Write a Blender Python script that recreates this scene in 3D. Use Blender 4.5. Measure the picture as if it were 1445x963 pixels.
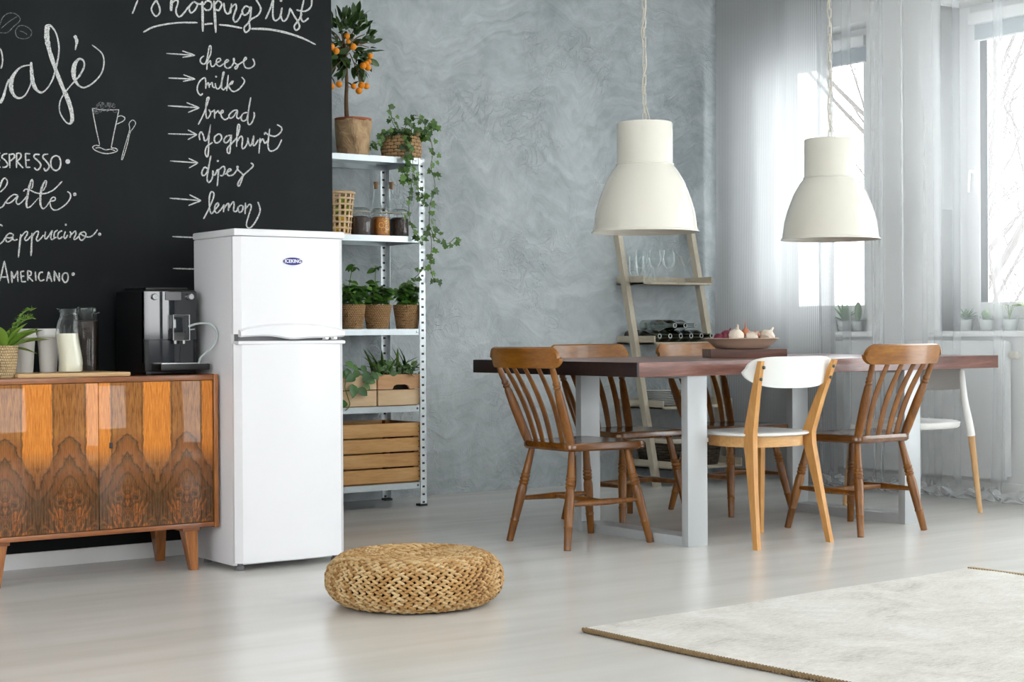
import bpy, bmesh, math, random
from mathutils import Vector, Matrix, Euler
from math import sin, cos, pi, radians as R

for _o in list(bpy.data.objects):
    bpy.data.objects.remove(_o)
scene = bpy.context.scene
COL = scene.collection
rnd = random.Random(7)

# ------------------------------------------------------------------ camera
FPX, CX, CY, CAMH = 2322.0, 722.5, 481.5, 0.90
YAW, PITCH, ROLL = R(54.67), R(0.314), R(-0.352)
_Rx = Matrix(((1, 0, 0), (0, cos(PITCH), -sin(PITCH)), (0, sin(PITCH), cos(PITCH))))
_Rz = Matrix(((cos(ROLL), -sin(ROLL), 0), (sin(ROLL), cos(ROLL), 0), (0, 0, 1)))
_W = Matrix(((sin(YAW), -cos(YAW), 0), (0, 0, -1), (cos(YAW), sin(YAW), 0)))
CM = _Rz @ _Rx @ _W                      # world -> camera (right, down, forward)
cam_data = bpy.data.cameras.new('camera')
cam_data.sensor_width = 36.0
cam_data.sensor_fit = 'HORIZONTAL'
cam_data.lens = FPX / 1445.0 * 36.0
cam_data.clip_end = 200
cam = bpy.data.objects.new('camera', cam_data)
COL.objects.link(cam)
_r, _d, _f = CM[0], CM[1], CM[2]
cam.matrix_world = Matrix(((_r[0], -_d[0], -_f[0], 0), (_r[1], -_d[1], -_f[1], 0), (_r[2], -_d[2], -_f[2], CAMH), (0, 0, 0, 1)))
scene.camera = cam

# ------------------------------------------------------------------ sky and exposure
world = bpy.data.worlds.new('overcast_sky')
scene.world = world
world.use_nodes = True
_bg = world.node_tree.nodes['Background']
_bg.inputs[0].default_value = (0.965, 0.985, 1.0, 1)
_bg.inputs[1].default_value = 3.4
scene.view_settings.view_transform = 'Standard'
scene.view_settings.look = 'None'
scene.view_settings.gamma = 1
scene.view_settings.use_curve_mapping = False
scene.view_settings.exposure = 0.97


# ------------------------------------------------------------------ pixel helpers (direction only; the plane gives the distance)
def ray(x, y):
    return CM.transposed() @ Vector(((x - CX) / FPX, (y - CY) / FPX, 1.0))


def onplane(x, y, ax, v):
    d = ray(x, y)
    o = Vector((0, 0, CAMH))
    return o + d * ((v - o[ax]) / d[ax])


def onX(x, y, v): return onplane(x, y, 0, v)
def onY(x, y, v): return onplane(x, y, 1, v)
def onZ(x, y, v=0.0): return onplane(x, y, 2, v)


# ------------------------------------------------------------------ materials
class NT:
    def __init__(s, name):
        s.m = bpy.data.materials.new(name)
        s.m.use_nodes = True
        s.t = s.m.node_tree
        s.b = s.t.nodes['Principled BSDF']
        s.out = s.t.nodes['Material Output']

    def n(s, typ, **kw):
        nd = s.t.nodes.new(typ)
        for k, v in kw.items():
            setattr(nd, k, v)
        return nd

    def l(s, a, b): s.t.links.new(a, b)

    def coords(s, scale=(1, 1, 1), rot=(0, 0, 0), loc=(0, 0, 0), kind='Object'):
        tc = s.n('ShaderNodeTexCoord')
        mp = s.n('ShaderNodeMapping')
        mp.inputs['Scale'].default_value = scale
        mp.inputs['Rotation'].default_value = rot
        mp.inputs['Location'].default_value = loc
        s.l(tc.outputs[kind], mp.inputs[0])
        return mp.outputs[0]

    def noise(s, vec, scale=5, detail=4, rough=0.55, dist=0.0):
        nd = s.n('ShaderNodeTexNoise')
        nd.inputs['Scale'].default_value = scale
        nd.inputs['Detail'].default_value = detail
        nd.inputs['Roughness'].default_value = rough
        nd.inputs['Distortion'].default_value = dist
        if vec is not None:
            s.l(vec, nd.inputs['Vector'])
        return nd.outputs[0]

    def wave(s, vec, scale=5, dist=0.0, detail=2, dscale=1.0, direction='X', typ='BANDS', prof='SIN'):
        nd = s.n('ShaderNodeTexWave')
        nd.wave_type = typ
        nd.wave_profile = prof
        if typ == 'BANDS':
            nd.bands_direction = direction
        nd.inputs['Scale'].default_value = scale
        nd.inputs['Distortion'].default_value = dist
        nd.inputs['Detail'].default_value = detail
        nd.inputs['Detail Scale'].default_value = dscale
        s.l(vec, nd.inputs['Vector'])
        return nd.outputs[1]

    def ramp(s, fac, stops, interp='LINEAR'):
        nd = s.n('ShaderNodeValToRGB')
        cr = nd.color_ramp
        cr.interpolation = interp
        while len(cr.elements) < len(stops):
            cr.elements.new(0.5)
        for e, (p, c) in zip(cr.elements, stops):
            e.position = p
            e.color = (c[0], c[1], c[2], 1) if not isinstance(c, (int, float)) else (c, c, c, 1)
        s.l(fac, nd.inputs[0])
        return nd.outputs[0]

    def math(s, op, a, b=None, c=None, clamp=False):
        nd = s.n('ShaderNodeMath', operation=op)
        nd.use_clamp = clamp
        for i, v in enumerate((a, b, c)):
            if v is None:
                continue
            if isinstance(v, (int, float)):
                nd.inputs[i].default_value = v
            else:
                s.l(v, nd.inputs[i])
        return nd.outputs[0]

    def mix(s, fac, a, b, mode='MIX'):
        nd = s.n('ShaderNodeMix', data_type='RGBA', blend_type=mode)
        for sock, v in ((nd.inputs[0], fac), (nd.inputs[6], a), (nd.inputs[7], b)):
            if isinstance(v, (int, float)):
                sock.default_value = v
            elif isinstance(v, tuple):
                sock.default_value = (v[0], v[1], v[2], 1)
            else:
                s.l(v, sock)
        return nd.outputs[2]

    def bump(s, h, strength=0.3, dist=0.01):
        nd = s.n('ShaderNodeBump')
        nd.inputs['Strength'].default_value = strength
        nd.inputs['Distance'].default_value = dist
        s.l(h, nd.inputs['Height'])
        s.l(nd.outputs[0], s.b.inputs['Normal'])

    def col(s, v):
        if isinstance(v, tuple):
            s.b.inputs['Base Color'].default_value = (v[0], v[1], v[2], 1)
        else:
            s.l(v, s.b.inputs['Base Color'])

    def set(s, **kw):
        for k, v in kw.items():
            sock = s.b.inputs[k.replace('_', ' ')]
            if isinstance(v, (int, float, tuple)):
                sock.default_value = v
            else:
                s.l(v, sock)
        return s.m


def srgb(r, g, b):
    f = lambda c: (c / 255 / 12.92) if c / 255 <= 0.04045 else ((c / 255 + 0.055) / 1.055) ** 2.4
    return (f(r), f(g), f(b))


MAT = {}


def plain(name, c, rough=0.5, metal=0.0, var=0.08, scale=30.0, bump=0.0, coat=0.0, **kw):
    """procedural material: base colour with a little noise variation and fine relief"""
    t = NT(name)
    v = t.coords()
    nz = t.noise(v, scale, 3)
    t.col(t.mix(t.math('MULTIPLY', nz, 1.0), tuple(x * (1 - var) for x in c), tuple(min(1, x * (1 + var)) for x in c)))
    if bump:
        t.bump(nz, bump, 0.004)
    t.set(Roughness=rough, Metallic=metal, Coat_Weight=coat, Coat_Roughness=0.08, **kw)
    MAT[name] = t.m
    return t.m


def wood(name, c1, c2, c3, axis='X', scale=9.0, rough=0.45, stretch=9.0, coat=0.0, knots=False):
    """straight grained wood; the grain runs along the given object axis"""
    t = NT(name)
    sc = [stretch, stretch, stretch]
    sc['XYZ'.index(axis)] = 1.0
    v = t.coords(scale=tuple(sc))
    oi = t.n('ShaderNodeObjectInfo')
    add = t.n('ShaderNodeVectorMath', operation='ADD')
    cmb = t.n('ShaderNodeCombineXYZ')
    rr = t.math('MULTIPLY', oi.outputs['Random'], 37.0)
    for i in range(3):
        t.l(rr, cmb.inputs[i])
    t.l(v, add.inputs[0])
    t.l(cmb.outputs[0], add.inputs[1])
    v = add.outputs[0]
    n1 = t.noise(v, scale * 0.25, 4, 0.6, 0.6)
    n2 = t.noise(v, scale * 1.6, 5, 0.65, 0.2)
    f = t.math('ADD', t.math('MULTIPLY', n1, 0.65), t.math('MULTIPLY', n2, 0.35))
    t.col(t.ramp(f, [(0.3, c1), (0.5, c2), (0.68, c3)]))
    t.bump(n2, 0.08, 0.002)
    t.set(Roughness=rough, Coat_Weight=coat, Coat_Roughness=0.12)
    MAT[name] = t.m
    return t.m


def make_materials():
    # rough trowelled plaster
    t = NT('grey_plaster')
    v = t.coords()
    big = t.noise(v, 1.0, 4, 0.55, 0.6)
    sw = t.noise(v, 2.3, 3, 0.5, 0.0)                      # bends the trowel strokes
    cmb = t.n('ShaderNodeCombineXYZ')
    t.l(t.math('MULTIPLY', sw, 1.1), cmb.inputs[0])
    t.l(t.math('MULTIPLY', big, 1.3), cmb.inputs[2])
    add = t.n('ShaderNodeVectorMath', operation='ADD')
    t.l(v, add.inputs[0])
    t.l(cmb.outputs[0], add.inputs[1])
    strk = t.n('ShaderNodeMapping')
    strk.inputs['Scale'].default_value = (2.2, 1.0, 9.0)
    strk.inputs['Rotation'].default_value = (0, R(35), 0)
    t.l(add.outputs[0], strk.inputs[0])
    st1 = t.noise(strk.outputs[0], 2.4, 4, 0.55, 0.3)
    med = t.noise(v, 5.0, 6, 0.6, 1.2)
    ridge = t.math('ABSOLUTE', t.math('SUBTRACT', t.noise(v, 7.0, 4, 0.6, 1.8), 0.5))
    rg = t.ramp(ridge, [(0.0, 1.0), (0.045, 0.0)])
    mask = t.ramp(t.noise(v, 2.6, 2, 0.5), [(0.5, 0.0), (0.62, 1.0)])
    rg = t.math('MULTIPLY', rg, mask)
    fine = t.noise(v, 34, 4, 0.7, 0.8)
    f = t.math('ADD', t.math('MULTIPLY', big, 0.50), t.math('ADD', t.math('MULTIPLY', med, 0.25), t.math('MULTIPLY', st1, 0.25)))
    t.col(t.ramp(f, [(0.36, srgb(148, 156, 159)), (0.5, srgb(180, 188, 191)), (0.62, srgb(202, 209, 212))]))
    h = t.math('ADD', t.math('MULTIPLY', t.math('MULTIPLY', st1, t.math('ADD', 0.25, mask)), 0.55), t.math('ADD', t.math('MULTIPLY', rg, 0.16), t.math('ADD', t.math('MULTIPLY', med, 0.5), t.math('MULTIPLY', fine, 0.14))))
    t.bump(h, 0.85, 0.02)
    MAT['plaster'] = t.set(Roughness=0.6)
    # chalkboard paint
    t = NT('chalkboard_paint')
    v = t.coords(scale=(1, 1, 0.6))
    a = t.noise(v, 2.2, 5, 0.6, 0.8)
    b = t.noise(v, 40, 3)
    t.col(t.ramp(a, [(0.3, (0.0036, 0.0049, 0.0057)), (0.55, (0.0053, 0.0072, 0.0082)), (0.75, (0.0090, 0.0118, 0.0132))]))
    t.bump(b, 0.06, 0.002)
    MAT['chalkboard'] = t.set(Roughness=0.6, Specular_IOR_Level=0.18)
    # chalk strokes, grainy
    t = NT('white_chalk')
    v = t.coords()
    g = t.noise(v, 420, 3, 0.7)
    t.col(t.ramp(g, [(0.38, (0.10, 0.105, 0.11)), (0.5, (0.56, 0.57, 0.56)), (0.65, (0.80, 0.80, 0.78))]))
    MAT['chalk'] = t.set(Roughness=0.95, Specular_IOR_Level=0.1)
    t = NT('soft_chalk')
    v = t.coords()
    g = t.noise(v, 260, 3, 0.7)
    t.col(t.ramp(g, [(0.4, (0.04, 0.044, 0.046)), (0.6, (0.24, 0.25, 0.25))]))
    MAT['chalk_soft'] = t.set(Roughness=0.95, Specular_IOR_Level=0.1)
    # floor
    t = NT('pale_floor')
    v = t.coords(scale=(0.5, 3.2, 1.0))
    s1 = t.noise(v, 1.2, 4, 0.55, 0.3)
    s2 = t.noise(v, 5.0, 3, 0.55, 0.2)
    f = t.math('ADD', t.math('MULTIPLY', s1, 0.8), t.math('MULTIPLY', s2, 0.2))
    t.col(t.ramp(f, [(0.2, srgb(203, 198, 190)), (0.5, srgb(215, 213, 208)), (0.8, srgb(223, 223, 220))]))
    MAT['floor'] = t.set(Roughness=t.ramp(s1, [(0.3, 0.22), (0.7, 0.26)]), Specular_IOR_Level=0.45)
    plain('white_wall', srgb(236, 237, 236), 0.7, var=0.02)
    plain('dark_wall', srgb(96, 98, 100), 0.8, var=0.05)  # unseen rear wall, coloured dark to dim what glossy surfaces reflect
    plain('white_paint', srgb(238, 239, 238), 0.35, var=0.015)
    plain('ceiling_white', srgb(240, 240, 238), 0.8, var=0.015)
    plain('radiator_white', srgb(228, 231, 232), 0.35, var=0.015)
    plain('frame_white', srgb(240, 241, 241), 0.3, var=0.01)
    plain('blind_grey', srgb(172, 184, 190), 0.8, var=0.05)
    plain('fridge_white', srgb(230, 230, 233), 0.32, var=0.008, coat=0.25)
    plain('fridge_side', srgb(226, 225, 228), 0.45, var=0.01)
    plain('rubber_dark', (0.02, 0.02, 0.022), 0.6)
    plain('rubber_grey', (0.16, 0.16, 0.17), 0.6)
    plain('logo_blue', srgb(38, 32, 130), 0.3, var=0.05)
    plain('logo_white', srgb(232, 232, 236), 0.4)
    plain('cream_enamel', srgb(226, 223, 211), 0.22, var=0.01, coat=0.5)
    plain('steel_grey', srgb(184, 188, 190), 0.38, metal=0.15, var=0.04, scale=14)
    plain('galvanised', srgb(196, 204, 207), 0.32, metal=0.75, var=0.10, scale=25)
    plain('chrome', (0.75, 0.76, 0.77), 0.12, metal=1.0, var=0.02)
    plain('black_plastic', (0.006, 0.006, 0.007), 0.35, var=0.1)
    plain('black_gloss', (0.012, 0.014, 0.018), 0.05, var=0.1, coat=1.0)
    plain('silver', srgb(205, 207, 208), 0.25, metal=0.8, var=0.03)
    plain('hose_grey', srgb(176, 188, 186), 0.35)
    plain('paper_cup', srgb(208, 206, 203), 0.7, var=0.03)
    plain('milk', srgb(238, 232, 212), 0.25, var=0.01, coat=0.4)
    plain('coffee_beans', (0.028, 0.013, 0.008), 0.4, var=0.7, scale=160, bump=0.9)
    plain('spice_dark', (0.05, 0.026, 0.018), 0.6, var=0.6, scale=140, bump=0.7)
    plain('dried_orange', srgb(196, 120, 52), 0.6, var=0.35, scale=70, bump=0.5)
    plain('cork', srgb(186, 150, 110), 0.8, var=0.2, scale=90)
    plain('terracotta', srgb(176, 98, 62), 0.75, var=0.1)
    plain('soil', (0.03, 0.02, 0.013), 0.95, var=0.4, scale=80)
    plain('orange_fruit', srgb(246, 150, 22), 0.42, var=0.08, scale=120, bump=0.2)
    plain('lime_fruit', srgb(150, 178, 40), 0.45, var=0.1)
    plain('lemon_fruit', srgb(246, 196, 28), 0.45, var=0.06)
    plain('bark', srgb(112, 88, 62), 0.85, var=0.3, scale=60, bump=0.5)
    plain('vine_stem', srgb(104, 100, 62), 0.7, var=0.2)
    plain('green_stem', srgb(108, 140, 58), 0.6, var=0.1)
    plain('white_plastic', srgb(240, 240, 237), 0.35, var=0.01)
    plain('white_lacquer', srgb(226, 227, 225), 0.3, var=0.01, coat=0.2)
    plain('porcelain', srgb(232, 234, 232), 0.25, var=0.02, coat=0.4)
    plain('garlic', srgb(226, 212, 196), 0.6, var=0.12, scale=40)
    plain('red_onion', srgb(110, 28, 52), 0.35, var=0.25, scale=50)
    plain('shallot', srgb(196, 118, 84), 0.4, var=0.2, scale=50)
    plain('ceramic_bowl', srgb(196, 172, 152), 0.5, var=0.08, scale=10)
    plain('cable_cream', srgb(206, 200, 186), 0.5)
    plain('cloth_cream', srgb(214, 206, 190), 0.9, var=0.1, scale=120, bump=0.5)
    plain('birch', srgb(84, 78, 74), 0.8, var=0.25, scale=6)
    plain('cactus_green', srgb(120, 150, 105), 0.7, var=0.2, scale=60)
    plain('succulent', srgb(96, 140, 92), 0.6, var=0.2, scale=40)
    plain('wine_label', srgb(205, 120, 50), 0.6)
    plain('wine_label_white', srgb(215, 214, 208), 0.6)
    plain('foil_red', srgb(90, 22, 30), 0.4)
    plain('lip_glint', srgb(196, 204, 200), 0.15)  # pale grey paints in the bright reflection on the bottle lips
    plain('black_bolt', (0.05, 0.05, 0.05), 0.4, metal=0.6)
    plain('red_plastic', srgb(200, 30, 30), 0.4)
    # leaves: light passes through a little
    def leafm(name, a, b, rough=0.38):
        t = NT(name)
        oi = t.n('ShaderNodeObjectInfo')
        v = t.coords()
        nz = t.noise(v, 30, 3)
        f = t.math('ADD', t.math('MULTIPLY', oi.outputs['Random'], 0.75), t.math('MULTIPLY', nz, 0.25))
        t.col(t.mix(f, a, b))
        MAT[name] = t.set(Roughness=rough, Subsurface_Weight=0.0, Transmission_Weight=0.0)
    leafm('leaf_citrus', srgb(26, 52, 22), srgb(74, 104, 44))
    leafm('leaf_ivy', srgb(30, 62, 26), srgb(104, 146, 62))
    leafm('leaf_basil', srgb(38, 84, 26), srgb(104, 152, 56))
    leafm('leaf_grey', srgb(62, 98, 58), srgb(132, 164, 106))
    leafm('leaf_blade', srgb(50, 94, 36), srgb(128, 166, 72))
    leafm('leaf_fresh', srgb(78, 120, 34), srgb(146, 180, 72))
    leafm('leaf_pothos', srgb(40, 84, 38), srgb(88, 130, 60))
    # woods
    wood('chair_wood', srgb(76, 42, 10), srgb(118, 70, 16), srgb(148, 95, 28), 'Z', 9, 0.36, 7, coat=0.2)
    wood('chair_rail_wood', srgb(96, 56, 12), srgb(138, 86, 22), srgb(168, 112, 36), 'X', 9, 0.34, 7, coat=0.25)
    wood('seat_wood', srgb(70, 38, 10), srgb(100, 58, 16), srgb(128, 80, 28), 'Y', 8, 0.2, 6, coat=0.5)
    wood('oak', srgb(176, 120, 60), srgb(198, 144, 80), srgb(214, 164, 100), 'Z', 9, 0.45, 8)
    wood('oak_apron', srgb(178, 128, 74), srgb(204, 156, 98), srgb(222, 178, 122), 'X', 9, 0.45, 8)
    wood('beech', srgb(190, 146, 96), srgb(210, 168, 118), srgb(226, 188, 142), 'Z', 9, 0.5, 8)
    wood('walnut', srgb(92, 50, 24), srgb(136, 80, 40), srgb(170, 106, 54), 'X', 9, 0.32, 9, coat=0.3)
    wood('walnut_upright', srgb(104, 58, 26), srgb(150, 92, 44), srgb(182, 118, 60), 'Z', 9, 0.32, 9, coat=0.3)
    wood('table_wood', srgb(70, 40, 34), srgb(112, 72, 62), srgb(150, 106, 94), 'X', 7, 0.28, 11, coat=0.25)
    wood('table_end', srgb(26, 15, 14), srgb(36, 22, 20), srgb(52, 33, 29), 'Z', 14, 0.5, 3)
    wood('board_dark', srgb(52, 28, 20), srgb(84, 46, 32), srgb(112, 66, 46), 'X', 8, 0.4, 9)
    wood('board_light', srgb(186, 148, 100), srgb(206, 170, 122), srgb(220, 188, 144), 'X', 8, 0.5, 9)
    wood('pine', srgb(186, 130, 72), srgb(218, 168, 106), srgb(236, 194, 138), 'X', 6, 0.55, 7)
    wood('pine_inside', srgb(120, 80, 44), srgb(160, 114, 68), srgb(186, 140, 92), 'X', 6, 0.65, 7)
    wood('pine_pale', srgb(214, 176, 132), srgb(232, 200, 158), srgb(242, 214, 178), 'X', 6, 0.55, 7)
    wood('pine_pink', srgb(196, 142, 96), srgb(216, 164, 116), srgb(230, 184, 140), 'X', 6, 0.55, 7)
    wood('ladder_wood', srgb(176, 164, 142), srgb(196, 186, 166), srgb(212, 204, 188), 'Z', 9, 0.6, 8)
    wood('ladder_tray_wood', srgb(170, 158, 136), srgb(192, 182, 162), srgb(208, 200, 184), 'Y', 9, 0.6, 8)
    # galvanised posts with punched slots
    t = NT('punched_steel')
    v = t.coords()
    sx = t.n('ShaderNodeSeparateXYZ')
    t.l(v, sx.inputs[0])
    zf = t.math('ABSOLUTE', t.math('SUBTRACT', t.math('FRACT', t.math('MULTIPLY', sx.outputs[2], 1 / 0.0405)), 0.5))
    ax_ = t.math('ABSOLUTE', sx.outputs[0])
    hole = t.math('MULTIPLY', t.math('LESS_THAN', zf, 0.13), t.math('LESS_THAN', ax_, 0.0075))
    nz = t.noise(v, 22, 3)
    t.col(t.mix(hole, t.ramp(nz, [(0.3, srgb(196, 203, 206)), (0.7, srgb(226, 231, 233))]), (0.03, 0.032, 0.035)))
    MAT['punched'] = t.set(Roughness=0.35, Metallic=t.math('MULTIPLY', t.math('SUBTRACT', 1.0, hole), 0.55))
    # book-matched veneer on the sideboard doors; x across the door, z up
    t = NT('flame_veneer')
    v = t.coords()
    sx = t.n('ShaderNodeSeparateXYZ')
    t.l(v, sx.inputs[0])
    nzs = t.noise(t.coords(scale=(1, 1, 1)), 6, 5, 0.6, 0.3)
    # mirrored distance from the flame axis, period 0.236
    u = t.math('FRACT', t.math('ADD', t.math('MULTIPLY', sx.outputs[0], 1 / 0.236), 10.0))
    a = t.math('MULTIPLY', t.math('ABSOLUTE', t.math('SUBTRACT', u, 0.5)), 2.0)    # 0 on the axis, 1 between flames
    z = sx.outputs[2]
    mv = t.n('ShaderNodeCombineXYZ')
    t.l(t.math('MULTIPLY', a, 0.118), mv.inputs[0])
    t.l(t.math('MULTIPLY', z, 1.0), mv.inputs[2])
    n_m = t.noise(mv.outputs[0], 16, 5, 0.6, 0.8)
    n_f = t.n('ShaderNodeMapping')
    n_f.inputs['Scale'].default_value = (60, 1, 5)
    t.l(mv.outputs[0], n_f.inputs[0])
    grain = t.noise(n_f.outputs[0], 3.0, 5, 0.65, 0.3)
    arch = t.math('ADD', z, t.math('ADD', t.math('MULTIPLY', t.math('POWER', a, 1.25), 0.19), t.math('MULTIPLY', n_m, 0.11)))
    band = t.math('FRACT', t.math('MULTIPLY', arch, 15.0))
    lines = t.ramp(band, [(0.0, 0.12), (0.14, 1.0), (0.6, 0.85), (0.88, 0.5), (1.0, 0.10)])
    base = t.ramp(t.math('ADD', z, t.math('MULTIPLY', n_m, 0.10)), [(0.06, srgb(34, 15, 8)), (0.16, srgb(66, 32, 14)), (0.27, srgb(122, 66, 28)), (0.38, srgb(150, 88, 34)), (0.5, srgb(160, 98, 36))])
    arches = t.mix(1.0, base, lines, 'MULTIPLY')
    flame = t.mix(0.45, base, arches)
    flame = t.mix(t.ramp(arch, [(0.40, 1.0), (0.50, 0.0)]), base, arches)
    upper = t.ramp(grain, [(0.3, srgb(96, 52, 10)), (0.5, srgb(146, 86, 20)), (0.7, srgb(172, 108, 30))])
    flame = t.mix(t.ramp(arch, [(0.41, 0.0), (0.5, 1.0)]), flame, upper)
    bm_ = t.n('ShaderNodeMapping')
    bm_.inputs['Scale'].default_value = (1.0, 1.0, 0.55)
    t.l(mv.outputs[0], bm_.inputs[0])
    burl = t.ramp(t.noise(bm_.outputs[0], 34, 5, 0.6, 2.6), [(0.36, srgb(26, 11, 6)), (0.5, srgb(84, 40, 16)), (0.62, srgb(158, 86, 30))])
    flame = t.mix(t.ramp(t.math('ADD', arch, t.math('MULTIPLY', n_m, 0.06)), [(0.20, 1.0), (0.33, 0.0)]), flame, burl)
    light = t.ramp(grain, [(0.25, srgb(188, 100, 22)), (0.6, srgb(224, 136, 40))])
    edge = t.math('ADD', a, t.math('MULTIPLY', t.math('SUBTRACT', n_m, 0.5), 0.12))
    mask = t.math('MULTIPLY', t.ramp(edge, [(0.50, 0.0), (0.55, 1.0)]), t.ramp(t.math('ADD', z, t.math('MULTIPLY', n_m, 0.08)), [(0.27, 0.0), (0.34, 1.0)]))
    colr = t.mix(mask, flame, light)
    dl = t.math('MULTIPLY', t.ramp(edge, [(0.45, 0.0), (0.51, 0.85), (0.56, 0.0)]), t.ramp(z, [(0.22, 0.0), (0.32, 1.0)]))
    colr = t.mix(dl, colr, srgb(62, 34, 16))
    colr = t.mix(0.18, colr, t.ramp(grain, [(0.3, (0.05, 0.02, 0.008)), (0.7, (0.7, 0.42, 0.18))]))
    t.col(colr)
    t.bump(t.noise(t.coords(scale=(1, 1, 1)), 3.0, 2), 0.012, 0.01)
    MAT['veneer'] = t.set(Roughness=0.35, Specular_IOR_Level=0.15, Coat_Weight=0.55, Coat_Roughness=0.03)
    # rug
    t = NT('rug_wool')
    v = t.coords()
    big = t.noise(v, 3.5, 5, 0.65, 0.8)
    fn = t.noise(t.coords(scale=(1, 5, 1)), 40, 4, 0.7)
    wv = t.wave(v, 46, 1.0, 2, 2.0, 'Y')
    f = t.math('ADD', t.math('MULTIPLY', big, 0.5), t.math('MULTIPLY', fn, 0.5))
    t.col(t.ramp(f, [(0.33, srgb(186, 180, 170)), (0.46, srgb(218, 214, 207)), (0.62, srgb(236, 234, 229))]))
    t.bump(t.math('ADD', fn, t.math('MULTIPLY', wv, 0.7)), 0.6, 0.006)
    MAT['rug'] = t.set(Roughness=0.95, Specular_IOR_Level=0.1)
    plain('rug_brown', srgb(122, 100, 70), 0.95, var=0.4, scale=120, bump=0.6)
    plain('rug_fringe', srgb(150, 130, 100), 0.95, var=0.35, scale=120, bump=0.4)
    # rush braid
    t = NT('rush_braid')
    geo = t.n('ShaderNodeNewGeometry')
    isl = geo.outputs['Random Per Island']
    v = t.coords(scale=(1, 1, 1))
    nz = t.noise(v, 90, 4, 0.7)
    base = t.ramp(isl, [(0.0, srgb(96, 60, 28)), (0.05, srgb(158, 114, 62)), (0.4, srgb(194, 152, 94)), (0.7, srgb(208, 172, 118)), (1.0, srgb(222, 194, 146))])
    t.col(t.mix(t.math('MULTIPLY', nz, 0.5), base, srgb(120, 84, 44)))
    t.bump(nz, 0.3, 0.004)
    MAT['rush'] = t.set(Roughness=0.7)
    plain('rush_core', srgb(70, 46, 22), 0.9, var=0.3, scale=60)  # dark colour puts shade into the gaps between the braids

    def woven(name, c1, c2, sc=1.0, dark=(0.03, 0.02, 0.012)):
        t = NT(name)
        tc = t.n('ShaderNodeTexCoord')
        sx = t.n('ShaderNodeSeparateXYZ')
        t.l(tc.outputs['Object'], sx.inputs[0])
        ang = t.math('ARCTAN2', sx.outputs[1], sx.outputs[0])
        row = t.math('MULTIPLY', sx.outputs[2], 110.0 * sc)
        fl = t.math('MODULO', t.math('FLOOR', row), 2.0)
        cc = t.math('ADD', t.math('MULTIPLY', ang, 22 * sc / (2 * pi) * 1.6), t.math('MULTIPLY', fl, 0.5))
        hx = t.math('ABSOLUTE', t.math('SINE', t.math('MULTIPLY', cc, pi)))
        hz = t.math('ABSOLUTE', t.math('SINE', t.math('MULTIPLY', row, pi)))
        hh = t.math('MULTIPLY', t.math('POWER', hx, 0.6), t.math('POWER', hz, 0.6))
        nz = t.noise(tc.outputs['Object'], 60, 3)
        cr = t.mix(nz, c1, c2)
        t.col(t.mix(t.ramp(hh, [(0.12, 1.0), (0.32, 0.0)]), cr, dark))
        t.bump(hh, 0.9, 0.006)
        MAT[name] = t.set(Roughness=0.75)
    woven('woven_tan', srgb(170, 124, 76), srgb(214, 172, 122))
    woven('woven_pale', srgb(196, 164, 118), srgb(228, 202, 160), 0.9, srgb(120, 92, 58))
    woven('woven_dark', srgb(52, 44, 36), srgb(88, 76, 62), 0.6)
    woven('woven_patterned', srgb(186, 144, 98), srgb(218, 180, 132), 0.5, (0.012, 0.011, 0.01))
    # brown paper
    t = NT('brown_paper')
    v = t.coords()
    nz = t.noise(v, 14, 4, 0.5, 1.0)
    t.col(t.ramp(nz, [(0.3, srgb(168, 136, 100)), (0.65, srgb(206, 174, 134))]))
    t.bump(nz, 0.9, 0.02)
    MAT['paper'] = t.set(Roughness=0.8)

    # glass seen with cheap straight-through transmission
    def glass(name, tint, dens, rough=0.02):
        t = NT(name)
        t.t.nodes.remove(t.b)
        tr = t.n('ShaderNodeBsdfTransparent')
        gl = t.n('ShaderNodeBsdfGlossy')
        tr.inputs[0].default_value = (*tint, 1)
        gl.inputs[0].default_value = (1, 1, 1, 1)
        gl.inputs['Roughness'].default_value = rough
        fr = t.n('ShaderNodeLayerWeight')
        fr.inputs[0].default_value = dens
        mx = t.n('ShaderNodeMixShader')
        f = t.math('ADD', t.math('MULTIPLY', t.math('POWER', fr.outputs['Facing'], 1.5), 0.85), t.math('MULTIPLY', fr.outputs['Fresnel'], 0.4), clamp=True)
        t.l(f, mx.inputs[0])
        t.l(tr.outputs[0], mx.inputs[1])
        t.l(gl.outputs[0], mx.inputs[2])
        t.l(mx.outputs[0], t.out.inputs[0])
        MAT[name] = t.m
    glass('clear_glass', (0.95, 0.97, 0.97), 0.28)
    glass('window_glass', (0.97, 0.985, 0.985), 0.12)
    glass('green_glass', (0.13, 0.17, 0.07), 0.3)
    glass('smoke_glass', (0.80, 0.85, 0.83), 0.3)

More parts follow.
